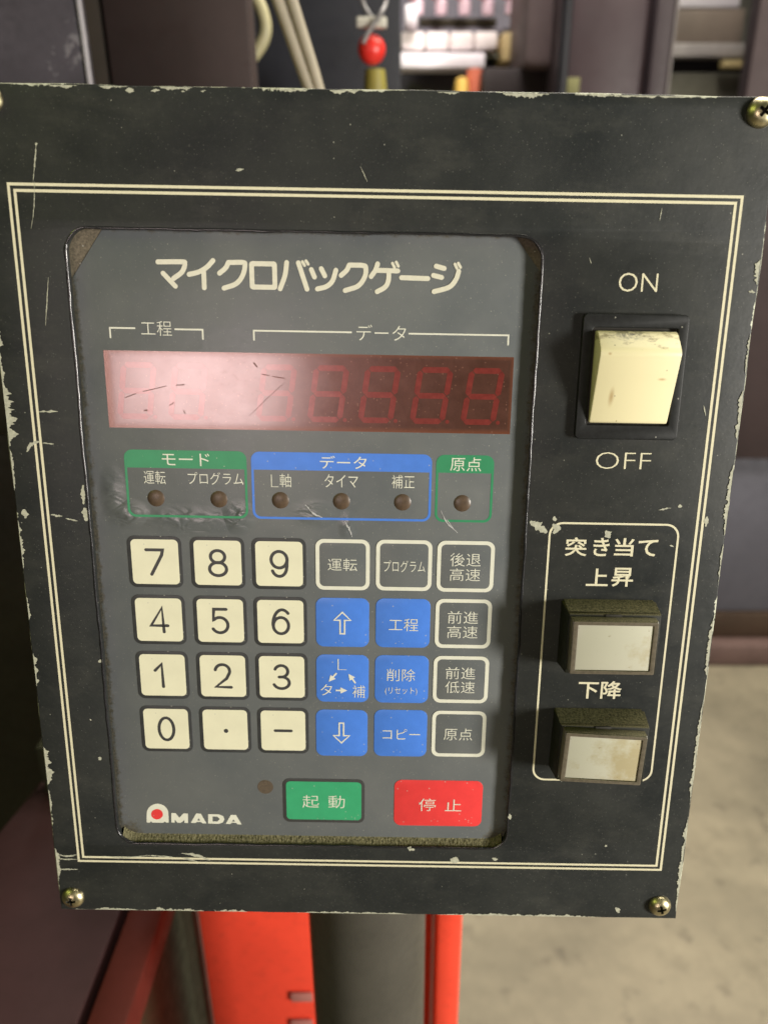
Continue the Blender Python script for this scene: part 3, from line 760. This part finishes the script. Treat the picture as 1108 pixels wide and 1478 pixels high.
# ---- keys
def digit_strokes(ch):
    el = lambda cx, cy, rx, ry, a0, a1, n=22: [(cx + rx * math.cos(R(a0 + (a1 - a0) * i / n)), cy + ry * math.sin(R(a0 + (a1 - a0) * i / n))) for i in range(n + 1)]
    return {
     '7': [[(0, .02), (.96, .02), (.9, .22), (.25, 1)]],
     '8': [el(.5, .25, .42, .245, 0, 360), el(.5, .745, .5, .265, 0, 360)],
     '9': [el(.5, .33, .47, .33, 0, 360), el(.5, .33, .47, .33, 0, 12, 2) + [(.95, .6)] + el(.5, .62, .44, .38, 20, 155, 12)],
     '4': [[(1, .74), (0, .74), (.70, 0), (.76, 1)]],
     '5': [[(.86, .02), (.12, .02), (.08, .47)] + el(.46, .68, .48, .32, 225, 360 + 150, 18)],
     '6': [el(.52, .66, .46, .34, 0, 360), el(.6, .62, .55, .62, 180, 310, 14)],
     '1': [[(.10, .30), (.52, .02), (.55, 1)]],
     '2': [el(.48, .28, .44, .28, 190, 375, 14) + [(.72, .60), (.05, .97), (.98, .98)]],
     '3': [el(.47, .25, .40, .25, 200, 445, 14) + [(.34, .50)], el(.47, .745, .48, .255, -72, 160, 16)],
     '0': [el(.5, .5, .46, .5, 0, 360)],
     '.': [], '-': [[(0, .5), (1, .5)]]}[ch]
def key(box, face, border=None, ring=None, marks=(), strokes=None, label=''):
    u0, v0, u1, v1 = box; cu_, cv_ = (u0 + u1) / 2, (v0 + v1) / 2; parts = []
    b = [md(*p) for p in rrect(u0, v0, u1, v1, 2.6 if not border else 2.4, 7)]
    parts.append((sheet([b], ZF + .12, .16, .05), border or face if not ring else M['keyfilm']))
    if border:
        e = 1.15; parts.append((sheet([[md(*p) for p in rrect(u0 + e, v0 + e, u1 - e, v1 - e, 1.5, 6)]], ZF + .16), face))
    if ring:
        e = 1.25; parts.append((sheet([[md(*p) for p in rrect(u0 + .02, v0 + .02, u1 - .02, v1 - .02, 2.6, 7)], [md(*p) for p in rrect(u0 + e, v0 + e, u1 - e, v1 - e, 1.6, 6)]], ZF + .16), ring))
    for s, bx, mt in marks: parts.append((ft(s, bx, None, .20, -.03 if s == 'L' else -.006), mt))
    if strokes is not None:
        for k, (pl, w, mt, closed) in enumerate(strokes):
            pl = [md(*p) for p in pl]
            if w and len(pl) > 8 and math.dist(pl[0], pl[-1]) < .01: pl = pl[:-1]; closed = True
            parts.append((sheet(ribbon(pl, w, closed) if w else [pl], ZF + .20 + .004 * k), mt))
    c = md(cu_, cv_)
    o = join(parts, 'key', film, (c[0], c[1], ZF)); o['label'] = label
    return o
COL = (34.85, 55.05, 74.85); ROW = (113.1, 133.2, 153.2, 173.4)
for r, line in enumerate(('789', '456', '123', '0.-')):
    for c, ch in enumerate(line):
        cu_, cv_ = COL[c], ROW[r]; W, Hh = 5.5, 8.5
        st = []
        for s in digit_strokes(ch):
            closed = ch in '80' or (ch in '96' and s is digit_strokes(ch)[0]) 
            st.append(([(cu_ - W / 2 + x * W, cv_ - Hh / 2 + y * Hh) for x, y in s], 1.04, M['ink'], False))
        if ch == '.': st = [(circ(cu_ + .2, cv_ + .4, .78, 14), 0, M['ink'], False)]
        if ch in '1': st = [([(x - .3, y) for x, y in a], b, c2, d) for a, b, c2, d in st]
        key((cu_ - 8.75, cv_ - 8.75, cu_ + 8.75, cv_ + 8.75), M['cream'], M['keyline'], strokes=st, label='cream key marked ' + {'.': 'with a point', '-': 'with a minus'}.get(ch, ch))
Wt = M['white']
def arrow(c, up, s=1):
    x, y = c; k = -1 if up else 1
    o = [(x - .75, y - 3.9 * k), (x + .75, y - 3.9 * k), (x + .75, y + .9 * k), (x + 2.75, y + .9 * k), (x, y + 3.7 * k), (x - 2.75, y + .9 * k), (x - .75, y + .9 * k)]
    return [(o, .5, Wt, True)]
def solid_arrow(a, b):
    A_, B_ = Vector(a), Vector(b); d = (B_ - A_).normalized(); n = Vector((-d.y, d.x)); h = B_ - d * 2.3
    return [([tuple(p) for p in (A_ + n * .28, h + n * .28, h + n * 1.15, B_, h - n * 1.15, h - n * .28, A_ - n * .28)], 0, Wt, False)]
key((86.6, 104.4, 104.1, 121.7), M['film'], ring=M['white'], marks=(('運転', (90.5, 110.9, 100.0, 115.1), Wt),), label='dark key with ivory outline marked 運転')
key((106.1, 104.3, 124.2, 121.6), M['film'], ring=M['white'], marks=(('プログラム', (108.6, 111.2, 122.0, 115.2), Wt),), label='dark key with ivory outline marked プログラム')
key((125.8, 104.3, 144.3, 121.7), M['film'], ring=M['white'], marks=(('後退', (130.0, 108.4, 139.9, 112.9), Wt), ('高速', (130.0, 113.6, 139.9, 117.9), Wt)), label='dark key with ivory outline marked 後退高速')
key((86.5, 124.5, 104.0, 141.8), M['blue'], strokes=arrow((95.2, 133.2), True), label='blue key with an outlined up arrow')
key((106.2, 124.4, 124.1, 141.7), M['blue'], marks=(('工程', (110.5, 131.4, 120.2, 135.8), Wt),), label='blue key marked 工程')
key((125.8, 124.2, 144.3, 141.6), M['film'], ring=M['white'], marks=(('前進', (129.8, 128.4, 139.9, 132.8), Wt), ('高速', (129.8, 133.6, 139.9, 138.0), Wt)), label='dark key with ivory outline marked 前進高速')
key((86.4, 144.7, 104.0, 162.1), M['blue'], marks=(('L', (93.6, 146.2, 96.6, 150.2), Wt), ('タ', (87.8, 155.6, 91.7, 159.7), Wt), ('補', (98.6, 155.8, 102.8, 160.4), Wt)),
    strokes=solid_arrow((93.2, 151.4), (90.6, 154.6)) + solid_arrow((92.9, 157.8), (96.8, 157.8)) + solid_arrow((99.6, 155.0), (97.2, 151.6)), label='blue key with L, タ and 補 joined by arrows')
key((106.1, 144.6, 124.1, 162.1), M['blue'], marks=(('削除', (110.1, 149.5, 119.6, 154.0), Wt), ('(リセット)', (109.6, 156.3, 120.4, 159.2), Wt)), label='blue key marked 削除 (リセット)')
key((125.7, 144.5, 144.3, 161.8), M['film'], ring=M['white'], marks=(('前進', (129.8, 148.5, 139.8, 152.9), Wt), ('低速', (129.8, 153.7, 139.8, 158.1), Wt)), label='dark key with ivory outline marked 前進低速')
key((86.1, 165.1, 103.7, 182.8), M['blue'], strokes=arrow((94.8, 174.0), False), label='blue key with an outlined down arrow')
key((106.0, 164.8, 124.1, 182.6), M['blue'], marks=(('コピー', (108.9, 172.0, 121.8, 176.0), Wt),), label='blue key marked コピー')
key((125.8, 164.8, 144.3, 182.4), M['film'], ring=M['white'], marks=(('原点', (129.9, 171.4, 139.7, 176.0), Wt),), label='dark key with ivory outline marked 原点')
key((74.2, 192.0, 102.9, 209.6), M['green'], M['ink'], marks=(('起', (81.0, 198.6, 86.8, 203.6), Wt), ('動', (90.1, 198.6, 95.9, 203.6), Wt)), label='large green key marked 起動')
key((113.3, 191.9, 144.3, 210.3), M['red'], marks=(('停', (122.0, 199.2, 127.9, 204.2), Wt), ('止', (131.2, 199.4, 137.0, 204.1), Wt)), label='large red key marked 停止')

# oily dust heaped on the lower ledge of the recess
def dust_bank(name, u0, u1, vfun, zfun, nu, nv, parent, amp=.45, mt='moss'):
    vs, fs = [], []
    for i in range(nu + 1):
        for j in range(nv + 1):
            t = j / nv; u = u0 + (u1 - u0) * i / nu
            a = noise.noise(Vector((u * 2.2, t * 3.1, 5))) + .6 * noise.noise(Vector((u * 6.1, t * 6, 9)))
            v = vfun(u, t) + (.25 if amp > .1 else .03) * noise.noise(Vector((u * 1.7, t * 2, 2)))
            z = zfun(t) + amp * a * (math.sin(math.pi * min(1, t * 1.2)) if t < .95 else .15)
            x, y = UV(u, v); vs.append((x, y, z * .001))
    for i in range(nu):
        for j in range(nv):
            a = i * (nv + 1) + j; fs.append((a, a + nv + 1, a + nv + 2, a + 1))
    me = bpy.data.meshes.new(name); me.from_pydata(vs, [], fs); smooth(me, 80)
    o = link(name, me, M[mt], parent); o['kind'] = 'stuff'; return o
def vb(u, t):
    e = min(u - 15, 153.6 - u); e = max(0, 7 - e); c = 7 - math.sqrt(max(0, 49 - e * e))
    return 217.6 + 2.25 * t - c
o = dust_bank('ledge_dust', 16.3, 152.0, vb, lambda t: -3.0 + 2.3 * t ** 1.3, 520, 8, panel); o['label'] = 'olive dust heaped along the lower ledge of the recess'

# ---- power switch
bz = link('switch_bezel', sheet([rrect(166.7, 33.0, 198.2, 70.4, 1.5, 4), rrect(169.9, 37.0, 195.2, 65.9, .6, 3)], 2.0, 2.0, .35), M['bezel'], panel)
pbox('switch_well', (169, 36, 196, 67), (169, 36, 196, 67), .05, .35, M['pit'], panel, 0)
prof = [(37.9, .4), (37.9, 3.3), (38.5, 4.6), (40.6, 6.9), (42.4, 8.6), (43.4, 9.25), (44.6, 9.3), (50, 7.6), (58, 4.9), (64.4, 2.8), (65.3, 2.3), (65.3, .4)]
vs = []; n = len(prof)
for u in (170.7, 194.4):
    for v, z in prof:
        x, y = UV(u, v); vs.append((x, y, z * .001))
fs = [tuple(range(n)), tuple(range(2 * n - 1, n - 1, -1))] + [(i, (i + 1) % n, n + (i + 1) % n, n + i) for i in range(n)]
rk = solid('rocker', vs, fs, M['rocker'], panel, .0004, 2)

# ---- two illuminated push buttons
def push_button(v, rot, lens, label, stain_lab):
    c = (182.1, v)
    def rc(w, h, du=0, dv=0): return (c[0] - w / 2 + du, c[1] - h / 2 + dv, c[0] + w / 2 + du, c[1] + h / 2 + dv)
    b = pbox('button_housing', rc(31.0, 22.2, .2), rc(29.2, 20.6, .2, .3), .03, 9.0, M['housing'], panel, .35, rot * .35)
    b['label'] = 'black housing of the ' + label
    cap = pbox('button_cap', rc(27.2, 18.4, -.4), rc(27.0, 18.2, -.4), 8.8, 12.2, M['capframe'], panel, .45, rot)
    cap['label'] = 'smoky clear cap of the ' + label
    # frame round a slightly sunken milky lens (children of the cap, in its own axes)
    me_frame = sheet([rrect(c[0] - 13.35, c[1] - 8.95, c[0] + 13.35, c[1] + 8.95, .5, 3), rrect(c[0] - 11.9, c[1] - 7.75, c[0] + 11.9, c[1] + 7.75, .2, 2)], 12.75, .6, .12)
    X, Y = UV(*c); 
    f = link('cap_rim', me_frame, M['capframe'], cap); me_frame.transform(Matrix.Translation((-X, -Y, 0))); f.location = (-.0004 + (X - cap.location.x) * 1.0 - (X - cap.location.x), 0, 0)
    le = pbox('lens', rc(23.6, 15.3), rc(23.6, 15.3), 12.15, 12.42, lens, cap, .1)
    le.parent = cap; le.location = (0, 0, 0); le['label'] = stain_lab
    f.location = (0, 0, 0)
    # small latch notch in the collar above the cap
    nt_ = pbox('latch_notch', (c[0] - 3, c[1] - 10.0, c[0] + 2.2, c[1] - 9.1), (c[0] - 3, c[1] - 10.0, c[0] + 2.2, c[1] - 9.1), 8.9, 9.35, M['pit'], panel, .05, 0)
    # dust lying on the shelf between plate and housing
    me = dust_bank('housing_dust', c[0] - 14.6, c[0] + 14.6, lambda u, t: c[1] - 11.6 + t * 1.0, lambda t: .05 + 8.4 * t, 150, 20, panel, .012, 'finedust')
    me['label'] = 'olive dust caked on top of the ' + label
push_button(135.1, 0.0, M['lens_a'], 'upper push button', 'clean milky lens')
push_button(174.6, -R(2.6), M['lens_b'], 'lower push button', 'milky lens stained tan on its right')

# ---------------------------------------------------------------- surroundings
CP, SP = math.cos(R(PITCH)), math.sin(R(PITCH))
def ray(px, py):
    a, b = (px - 577) / FPX, (py - 739) / FPX
    return Vector((a, CP - b * SP, -(b * CP + SP)))
def at(px, py, Y):
    d = ray(px, py); return Vector((0, 0, CAM_Z)) + d * (Y / d.y)
def atz(px, py, z):
    d = ray(px, py); return Vector((0, 0, CAM_Z)) + d * ((z - CAM_Z) / d.z)
def X(px, py, Y): return at(px, py, Y).x
def Zc(px, py, Y): return at(px, py, Y).z
def setting(name, verts, faces, mt):
    me = bpy.data.meshes.new(name); me.from_pydata(verts, [], faces)
    o = link(name, me, mt); o['kind'] = 'structure'; return o
setting('floor', [(-15, -6, 0), (15, -6, 0), (15, 14, 0), (-15, 14, 0)], [(0, 1, 2, 3)], mat_concrete())
setting('back_wall', [(-15, 8, 0), (15, 8, 0), (15, 8, 6), (-15, 8, 6)], [(3, 2, 1, 0)], mat_painted('grey_wall_paint', (0.20, 0.19, 0.18), 0.7, scale=1.2))

maroon = mat_painted('dull_maroon_paint', (0.040, 0.024, 0.024), 0.45, scale=5)
brownp = mat_painted('brown_cabinet_paint', (0.036, 0.025, 0.023), 0.55, scale=4)
blackp = mat_painted('black_machine_paint', (0.014, 0.014, 0.017), 0.5, scale=8)
olive = mat_painted('oily_and_shaded_metal', (0.022, 0.022, 0.011), 0.6, scale=9)  # oily metal; also the painted shade on the lower hood
greyb = mat_painted('blue_grey_machine_paint', (0.105, 0.105, 0.130), 0.5, scale=3, var=.15)
redp = mat_painted('bright_red_machine_paint', (0.90, 0.075, 0.038), 0.38, scale=8, var=.10)
dredp = mat_painted('dull_red_machine_paint', (0.080, 0.018, 0.013), 0.5, spec=.15, scale=6)
purp = mat_painted('purplish_grey_sheet', (0.040, 0.037, 0.045), 0.40, scale=16, worn=(.12, .115, .125), wear=.05)
tablep = mat_painted('maroon_table_paint', (0.040, 0.019, 0.019), 0.5, spec=.15, scale=7)

# stand post behind the panel: part of the panel
def to_panel(o):
    bpy.context.view_layer.update()
    o.parent = panel; o.matrix_parent_inverse = panel.matrix_basis.inverted(); return o
PY = 0.315
zt = at(530, 1400, PY)
postx = (at(450, 1400, PY).x + at(614, 1400, PY).x) / 2; postr = (at(614, 1400, PY).x - at(450, 1400, PY).x) / 2 * .98
post = lathe('stand_post', [(0, 1.26), (postr, 1.26), (postr, 0.02), (postr * 2.2, 0.02), (postr * 2.2, 0.004), (0, .004)], mat_painted('oily_dark_post_paint', (0.062, 0.058, 0.048), 0.36, scale=14, worn=(.16, .155, .15), wear=.06, var=.2), None, 48, (postx, PY, 0))
to_panel(post)

# bright red channel behind the post
RY = 0.46
ch = empty('red_machine_frame', 'bright red steel frame upright behind the dark round stand post', 'machine frame', (at(470, 1400, RY).x, RY, 0))
def loc(o, e):
    o.parent = e; o.matrix_parent_inverse = Matrix.Translation(e.location).inverted(); return o
x0 = at(297, 1400, RY).x; x1 = at(622, 1400, RY).x
web = loc(box('front_plate', x0, x1, RY, RY + .012, .004, 1.30, redp, bev=.002), ch)
fl_ = loc(box('side_flange', at(629, 1400, RY - .03).x, at(664, 1400, RY - .03).x, RY - .03, RY + .10, .004, 1.30, redp, bev=.003), ch)
for py in (1430, 1469):
    a = at(420, py, RY); b = at(452, py + 12, RY)
    loc(box('grey_slot', a.x, b.x, RY - .0035, RY - .001, b.z, a.z, mat_painted('grey_scuff', (.60, .24, .20), .6), bev=.001), ch)

# pinkish-grey post and dark side left of the red frame
e = empty('grey_upright', 'thin dark upright with a mauve grey edge left of the red frame', 'machine frame', (at(270, 1400, .5).x, .5, 0))
mv = mat_painted('mauve_grey_edge', (0.17, 0.115, 0.105), .5, scale=9)
loc(box('edge_strip', at(272, 1400, .50).x, at(296, 1400, .50).x, .50, .53, .004, 1.2, mv, bev=.002), e)
loc(box('back_sheet', at(120, 1400, .53).x, at(290, 1400, .53).x, .535, .55, .004, 1.0, olive, bev=.002), e)

# maroon machine table lower left, with a seam and a red side strip
TZ = 0.95
t = empty('machine_table', 'dull maroon machine table at lower left with a dark seam and red edge strip', 'machine table', (-.4, .3, 0))
pA, pB = atz(-60, 1272, TZ), atz(97, 1083, TZ)
dirA = (pB - pA); pC = pB + dirA * .35
xs = atz(147, 1400, TZ).x; xr = atz(207, 1400, TZ).x
def prism(name, poly, z0, z1, mt, par):
    n = len(poly); vs = [(p[0], p[1], z0) for p in poly] + [(p[0], p[1], z1) for p in poly]
    fs = [tuple(range(n - 1, -1, -1)), tuple(range(n, 2 * n))] + [(i, (i + 1) % n, n + (i + 1) % n, n + i) for i in range(n)]
    return loc(solid(name, vs, fs, mt, None, .002), par)
dA = pA - dirA * 2.0
prism('table_top', [(dA.x, dA.y), (dA.x, .02), (xs - .003, .02), (xs - .003, pC.y + .02), (pC.x, pC.y)], TZ - .03, TZ, tablep, t)
prism('red_edge_strip', [(xs + .003, .02), (xr, .02), (xr, .52), (xs + .003, .52)], TZ - .03, TZ, dredp, t)
prism('table_base', [(dA.x + .02, .04), (xr - .01, .04), (xr - .01, .50), (-.3, .50), (dA.x + .02, .20)], .004, TZ - .032, olive, t)

# dark machine body and hood at the far left
h = empty('machine_hood', 'purplish grey sheet metal hood with a shiny worn edge at the upper left', 'machine hood', (-.45, .6, .8))
HY = .62
hx = at(117, 60, HY).x
loc(box('hood_sheet', -1.6, hx, HY, HY + .02, at(20, 330, HY).z, 2.1, purp, bev=.004), h)
loc(box('shaded_lower_sheet', -1.6, hx - .02, HY + .06, HY + .10, at(20, 660, HY).z, at(20, 331, HY).z, olive, bev=.004), h)  # shade on the lower hood, put into the colour of a darker set-back sheet
loc(box('bright_edge', hx + .0005, hx + .003, HY - .001, HY + .004, at(20, 700, HY).z, 2.1, mat_painted('worn_bright_steel', (.30, .29, .31), .3), bev=.0008), h)
b = box('machine_body', -1.9, at(100, 900, .95).x, .95, 1.6, .004, at(0, 640, .95).z + .25, olive, bev=.005)
b.name = 'press_machine'; tag(b, 'black machine in deep shadow behind the left edge of the panel', 'machine')

# brown cabinet, seam left of middle
BY = .85
e = empty('brown_cabinet', 'brown painted metal cabinet with a narrow side panel behind the top left of the panel', 'cabinet', (at(240, 60, BY).x, BY, 0))
sx = at(153, 60, BY).x
loc(box('side_panel', at(60, 60, BY).x, sx - .0015, BY, BY + .03, .9, 2.2, mat_painted('olive_brown_paint', (0.034, 0.027, 0.020), .55), bev=.002), e)
loc(box('door_panel', sx + .0015, at(362, 60, BY).x, BY - .004, BY + .03, .9, 2.2, brownp, bev=.0025), e)
tag(tube('beige_hose', cat3([at(330, -60, .95), at(356, -20, .95), at(374, 5, .95), at(383, 40, .95), at(374, 68, .95), at(350, 95, .95), at(320, 115, .96)]), .0068, simple('beige_hose_rubber', (0.36, 0.33, 0.19), .5, scale=30)),
    'curved beige hose looping out beside the brown cabinet', 'hose')

# black cabinet with cables, stop button
KY = 1.25
tag(box('black_cabinet', at(330, 60, KY).x, at(578, 60, KY).x, KY, KY + .05, .9, 2.4, mat_painted('blue_black_cabinet_paint', (0.022, 0.023, 0.030), .5, scale=5), bev=.003), 'blue black cabinet front behind the hanging cables and red button', 'cabinet')
cab = simple('grey_beige_cable', (0.30, 0.265, 0.20), .5, scale=40)
tag(tube('cable', [at(380, -60, .62), at(401, 0, .62), at(438, 105, .62), at(460, 165, .62), at(476, 215, .62)], .0044, cab), 'left one of the two beige cables crossing behind the panel top', 'cable', 'two beige cables')
tag(tube('cable', [at(402, -60, .62), at(421, 0, .62), at(452, 100, .62), at(470, 165, .62), at(484, 215, .62)], .0042, cab), 'right one of the two beige cables crossing behind the panel top', 'cable', 'two beige cables')
SY = 1.02
e = empty('hanging_red_knob', 'red round knob hanging from a grey wire loop with a white clamp', 'knob', at(535, 70, SY))
s_ = at(536, 71, SY); rr = (at(556, 70, SY).x - at(516, 70, SY).x) / 2
loc(lathe('red_ball', [(rr * math.sin(R(a)), rr * math.cos(R(a))) for a in range(0, 181, 12)], simple('red_plastic', (0.66, 0.030, 0.022), .35, scale=20), None, 28, s_), e)
loc(box('white_clamp', at(515, 34, SY).x, at(558, 34, SY).x, SY - .012, SY - .001, at(535, 42, SY).z, at(535, 26, SY).z, simple('white_clamp_plastic', (.5, .49, .42), .5), bev=.002), e)
loc(tube('wire_loop', cat3([at(519, -30, SY), at(523, 2, SY), at(531, 18, SY - .004), at(538, 28, SY - .006)]), .0026, simple('grey_wire', (.17, .16, .16), .4)), e)
loc(tube('wire_loop', cat3([at(557, -30, SY), at(557, 0, SY), at(550, 18, SY - .016), at(540, 34, SY - .018), at(530, 50, SY - .022), at(524, 62, SY - .024)]), .0024, simple('grey_wire', (.17, .16, .16), .4)), e)
tag(lathe('yellow_plug', [(0, .0), (.012, 0), (.014, -.02), (.013, -.06), (0, -.06)], simple('yellow_plastic', (.22, .19, .035), .5, scale=30), None, 18, at(541, 100, SY + .05)), 'dull yellow plug standing below the red hanging knob', 'plug')

# shelf rack in the middle with bins and bottles, well lit
QY = 2.3
def w(px, py, Y=QY): return at(px, py, Y)
e = empty('storage_rack', 'brightly lit grey storage rack seen above the middle of the panel', 'rack', (w(660, 60).x, QY, 0))
rackp = mat_painted('grey_rack_paint', (.16, .15, .18), .5)
xa, xb = w(578, 60).x, w(775, 60).x
def shelf(py0, py1, mt, name='shelf', d=.35, xe=None, xs_=None):
    return loc(box(name, xs_ if xs_ is not None else xa, xe if xe is not None else xb, QY - .01, QY + d, w(660, py1).z, w(660, py0).z, mt, bev=.003), e)
loc(box('back_panel', xa - .02, xb + .3, QY + .36, QY + .38, 0.004, 2.9, mat_painted('rack_back', (.15, .14, .17), .6), bev=.002), e)
shelf(26, 38, mat_painted('dark_brown_rail', (.030, .024, .012), .6), 'dark_rail', .3, w(716, 30).x, w(605, 30).x)
shelf(40, 49, rackp)
shelf(78, 84, mat_painted('green_grey_shelf', (.24, .26, .20), .5), d=.2)
shelf(108, 150, mat_painted('slate_drawer', (.075, .070, .088), .5), 'drawer', .3)
wb = simple('white_bin_plastic', (.86, .78, .76), .5, scale=8)
wbars = simple('white_board', (.92, .85, .90), .5, scale=8)
for i in range(4):
    a, b = 579 + i * 34, 579 + i * 34 + 32
    tag(box('storage_bin', w(a, 65).x, w(b, 65).x, QY - .08, QY + .1, w(660, 77).z, w(660, 53).z, wb, bev=.006), '%s white bin in the row on the rack shelf' % ('leftmost', 'second', 'third', 'rightmost')[i], 'bin', 'white bins on the rack')
tag(box('white_board', w(578, 65).x, w(694, 65).x, QY - .12, QY - .02, w(660, 107).z, w(660, 86).z, wbars, bev=.004), 'long white board lying below the row of white bins', 'board')
tag(box('yellow_box', w(718, 65).x, w(757, 65).x, QY - .1, QY + .08, w(735, 96).z, w(735, 56).z, simple('yellow_card', (.55, .42, .20), .6, scale=9, var=.3), bev=.004), 'pale yellow box at the right end of the rack shelf', 'box')
tag(box('white_switch_box', w(584, 30).x, w(601, 30).x, QY - .12, QY - .02, w(590, 46).z, w(590, 20).z, wbars, bev=.006), 'small white upright box at the left end of the rack', 'box')
red = simple('red_cap_plastic', (.62, .05, .07), .4); pk = simple('pale_pink_bottle', (.66, .48, .54), .35, scale=12)
lab = ('leftmost', 'second from left', 'middle', 'second from right', 'rightmost')
for i in range(5):
    c = w(602 + 33 * i, 12)
    bt = empty('bottle', lab[i] + ' of the five pale bottles with red caps on the rack', 'bottle', (c.x, QY - .05, w(602, 26).z), group='red capped bottles')
    h1 = w(602, 3).z - w(602, 26).z
    o = lathe('bottle_body', [(0, 0), (.014, 0), (.015, h1 * .7), (.012, h1 * .9), (.008, h1), (0, h1)], pk, bt, 18)
    o2 = lathe('cap', [(0, h1), (.017, h1 + .001), (.017, h1 + .045), (0, h1 + .05)], red, bt, 18, (-.008, 0, 0))
tag(lathe('orange_knob', [(0, .03), (.018, .026), (.022, .0), (.02, -.05), (0, -.05)], simple('orange_plastic', (.62, .16, .09), .5), None, 18, w(684, 118, 2.1)), 'orange knob standing before the dark box on the rack', 'knob')
tag(lathe('amber_stopper', [(0, .02), (.014, .016), (.017, .0), (.016, -.04), (0, -.04)], simple('amber_plastic', (.70, .45, .10), .5), None, 18, w(666, 124, 2.08)), 'amber yellow stopper left of the orange knob', 'stopper')
tag(box('dark_crate', w(697, 120, 2.0).x, w(800, 120, 2.0).x, 2.0, 2.2, w(700, 165, 2.0).z, w(700, 97, 2.0).z, mat_painted('dark_crate_paint', (.030, .022, .022), .6), bev=.005), 'dark crate standing in front of the right end of the rack', 'crate')

# pinkish cabinet and maroon column
VY = 1.75
tag(box('pink_grey_cabinet', at(757, 60, VY + .2).x, at(815, 60, VY + .2).x, VY + .2, VY + .5, at(780, 97, VY + .2).z, 3.0, mat_painted('pink_grey_paint', (.20, .155, .155), .55, scale=3), bev=.02), 'pinkish grey locker just left of the black vertical conduit', 'locker')
e = empty('machine_column', 'tall dull maroon machine column right of the black conduit', 'machine column', (at(890, 60, VY).x, VY, 0))
loc(box('column_face', at(820, 60, VY).x, at(935, 60, VY).x, VY, VY + .3, .004, 3.0, mat_painted('mauve_maroon_paint', (.046, .031, .034), .42, scale=2.4), bev=.006), e)
loc(box('column_side', at(937, 60, VY).x, at(962, 60, VY).x, VY - .03, VY + .3, .004, 3.0, mat_painted('dark_maroon_paint', (.040, .030, .033), .5), bev=.004), e)
loc(box('steel_edge', at(963.5, 60, VY).x, at(967, 60, VY).x, VY - .03, VY + .1, .004, 3.0, mat_painted('grey_steel_edge', (.16, .145, .14), .4), bev=.002), e)
loc(box('yellow_label', at(816, 124, VY).x, at(835, 124, VY).x, VY - .006, VY - .001, at(825, 145, VY).z, at(825, 112, VY).z, simple('yellow_label_card', (.11, .105, .03), .6), bev=.001), e)
tag(tube('black_conduit', [at(815, 60, VY - .1) + Vector((0, 0, 1.2)), at(815, 60, VY - .1), Vector((at(815, 60, VY - .1).x, VY - .1, .01))], .0105, blackp), 'black vertical conduit between the pinkish locker and the maroon column', 'conduit')

# bench with boxes behind the right side
BYY = 2.6
def w2(px, py): return at(px, py, BYY)
e = empty('workbench', 'greenish grey workbench behind the top right corner of the panel', 'workbench', (w2(1020, 60).x, BYY, 0))
loc(box('front_panel', w2(960, 60).x, w2(1087, 60).x, BYY, BYY + .5, .004, w2(1000, 104).z, mat_painted('green_grey_panel', (.095, .092, .068), .6, scale=3), bev=.004), e)
loc(box('dark_slot', w2(960, 60).x, w2(1087, 60).x, BYY + .02, BYY + .5, w2(1000, 104).z, w2(1000, 84).z, blackp, bev=.003), e)
loc(box('bench_top', w2(960, 60).x, w2(1087, 60).x, BYY - .03, BYY + .5, w2(1000, 84).z, w2(1000, 64).z, mat_painted('pale_bench_top', (.34, .32, .31), .5, scale=9, var=.4), bev=.004), e)
loc(box('corner_post', w2(1083, 60).x, w2(1096, 60).x, BYY - .06, BYY - .03, .004, w2(1085, 88).z, mat_painted('grey_post_paint', (.14, .13, .11), .5), bev=.003), e)
tag(box('yellow_bar', w2(1031, 95).x, w2(1092, 95).x, BYY - .07, BYY - .032, w2(1050, 102).z, w2(1050, 91).z, simple('yellow_bar_paint', (.42, .34, .16), .5), bev=.003), 'pale yellow bar lying across the front of the workbench', 'bar')
tag(box('brown_carton', w2(962, 40).x, w2(1082, 40).x, BYY + .05, BYY + .4, w2(1000, 63).z, w2(1000, 6).z, simple('brown_cardboard', (.155, .125, .100), .7, scale=5, var=.25), bev=.006), 'large brown carton on the workbench at the upper right', 'carton')
tag(box('white_sheet_stack', w2(962, 0).x, w2(1078, 0).x, BYY + .05, BYY + .3, w2(1000, 5).z, w2(1000, -30).z, simple('white_sheets', (.62, .60, .64), .6), bev=.004), 'white stack lying on the brown carton', 'stack')

# press brake behind the right edge
GY = 2.15
e = empty('press_brake', 'large machine right of the panel with maroon frame, blue grey lower cover and brown base', 'machine', (at(1150, 700, GY).x, GY, 0))
zb = at(1080, 664, GY).z; zc = at(1080, 890, GY).z; zd = at(1080, 926, GY).z
loc(box('upper_frame', at(1088, 60, GY).x, 3.2, GY, GY + .06, zb + .002, 3.2, mat_painted('maroon_frame_paint', (.050, .035, .036), .5, scale=3), bev=.006), e)
loc(box('lower_cover', .55, 3.2, GY + .03, GY + .6, zc + .002, zb, greyb, bev=.006), e)
loc(box('base_beam', .5, 3.2, GY + .02, GY + .6, zd + .002, zc, mat_painted('brown_base_paint', (.055, .034, .022), .6, scale=5), bev=.004), e)
loc(box('base_rail', .48, 3.2, GY - .03, GY + .6, .004, zd, mat_painted('pinkish_rail_paint', (.125, .080, .072), .5, scale=5), bev=.004), e)
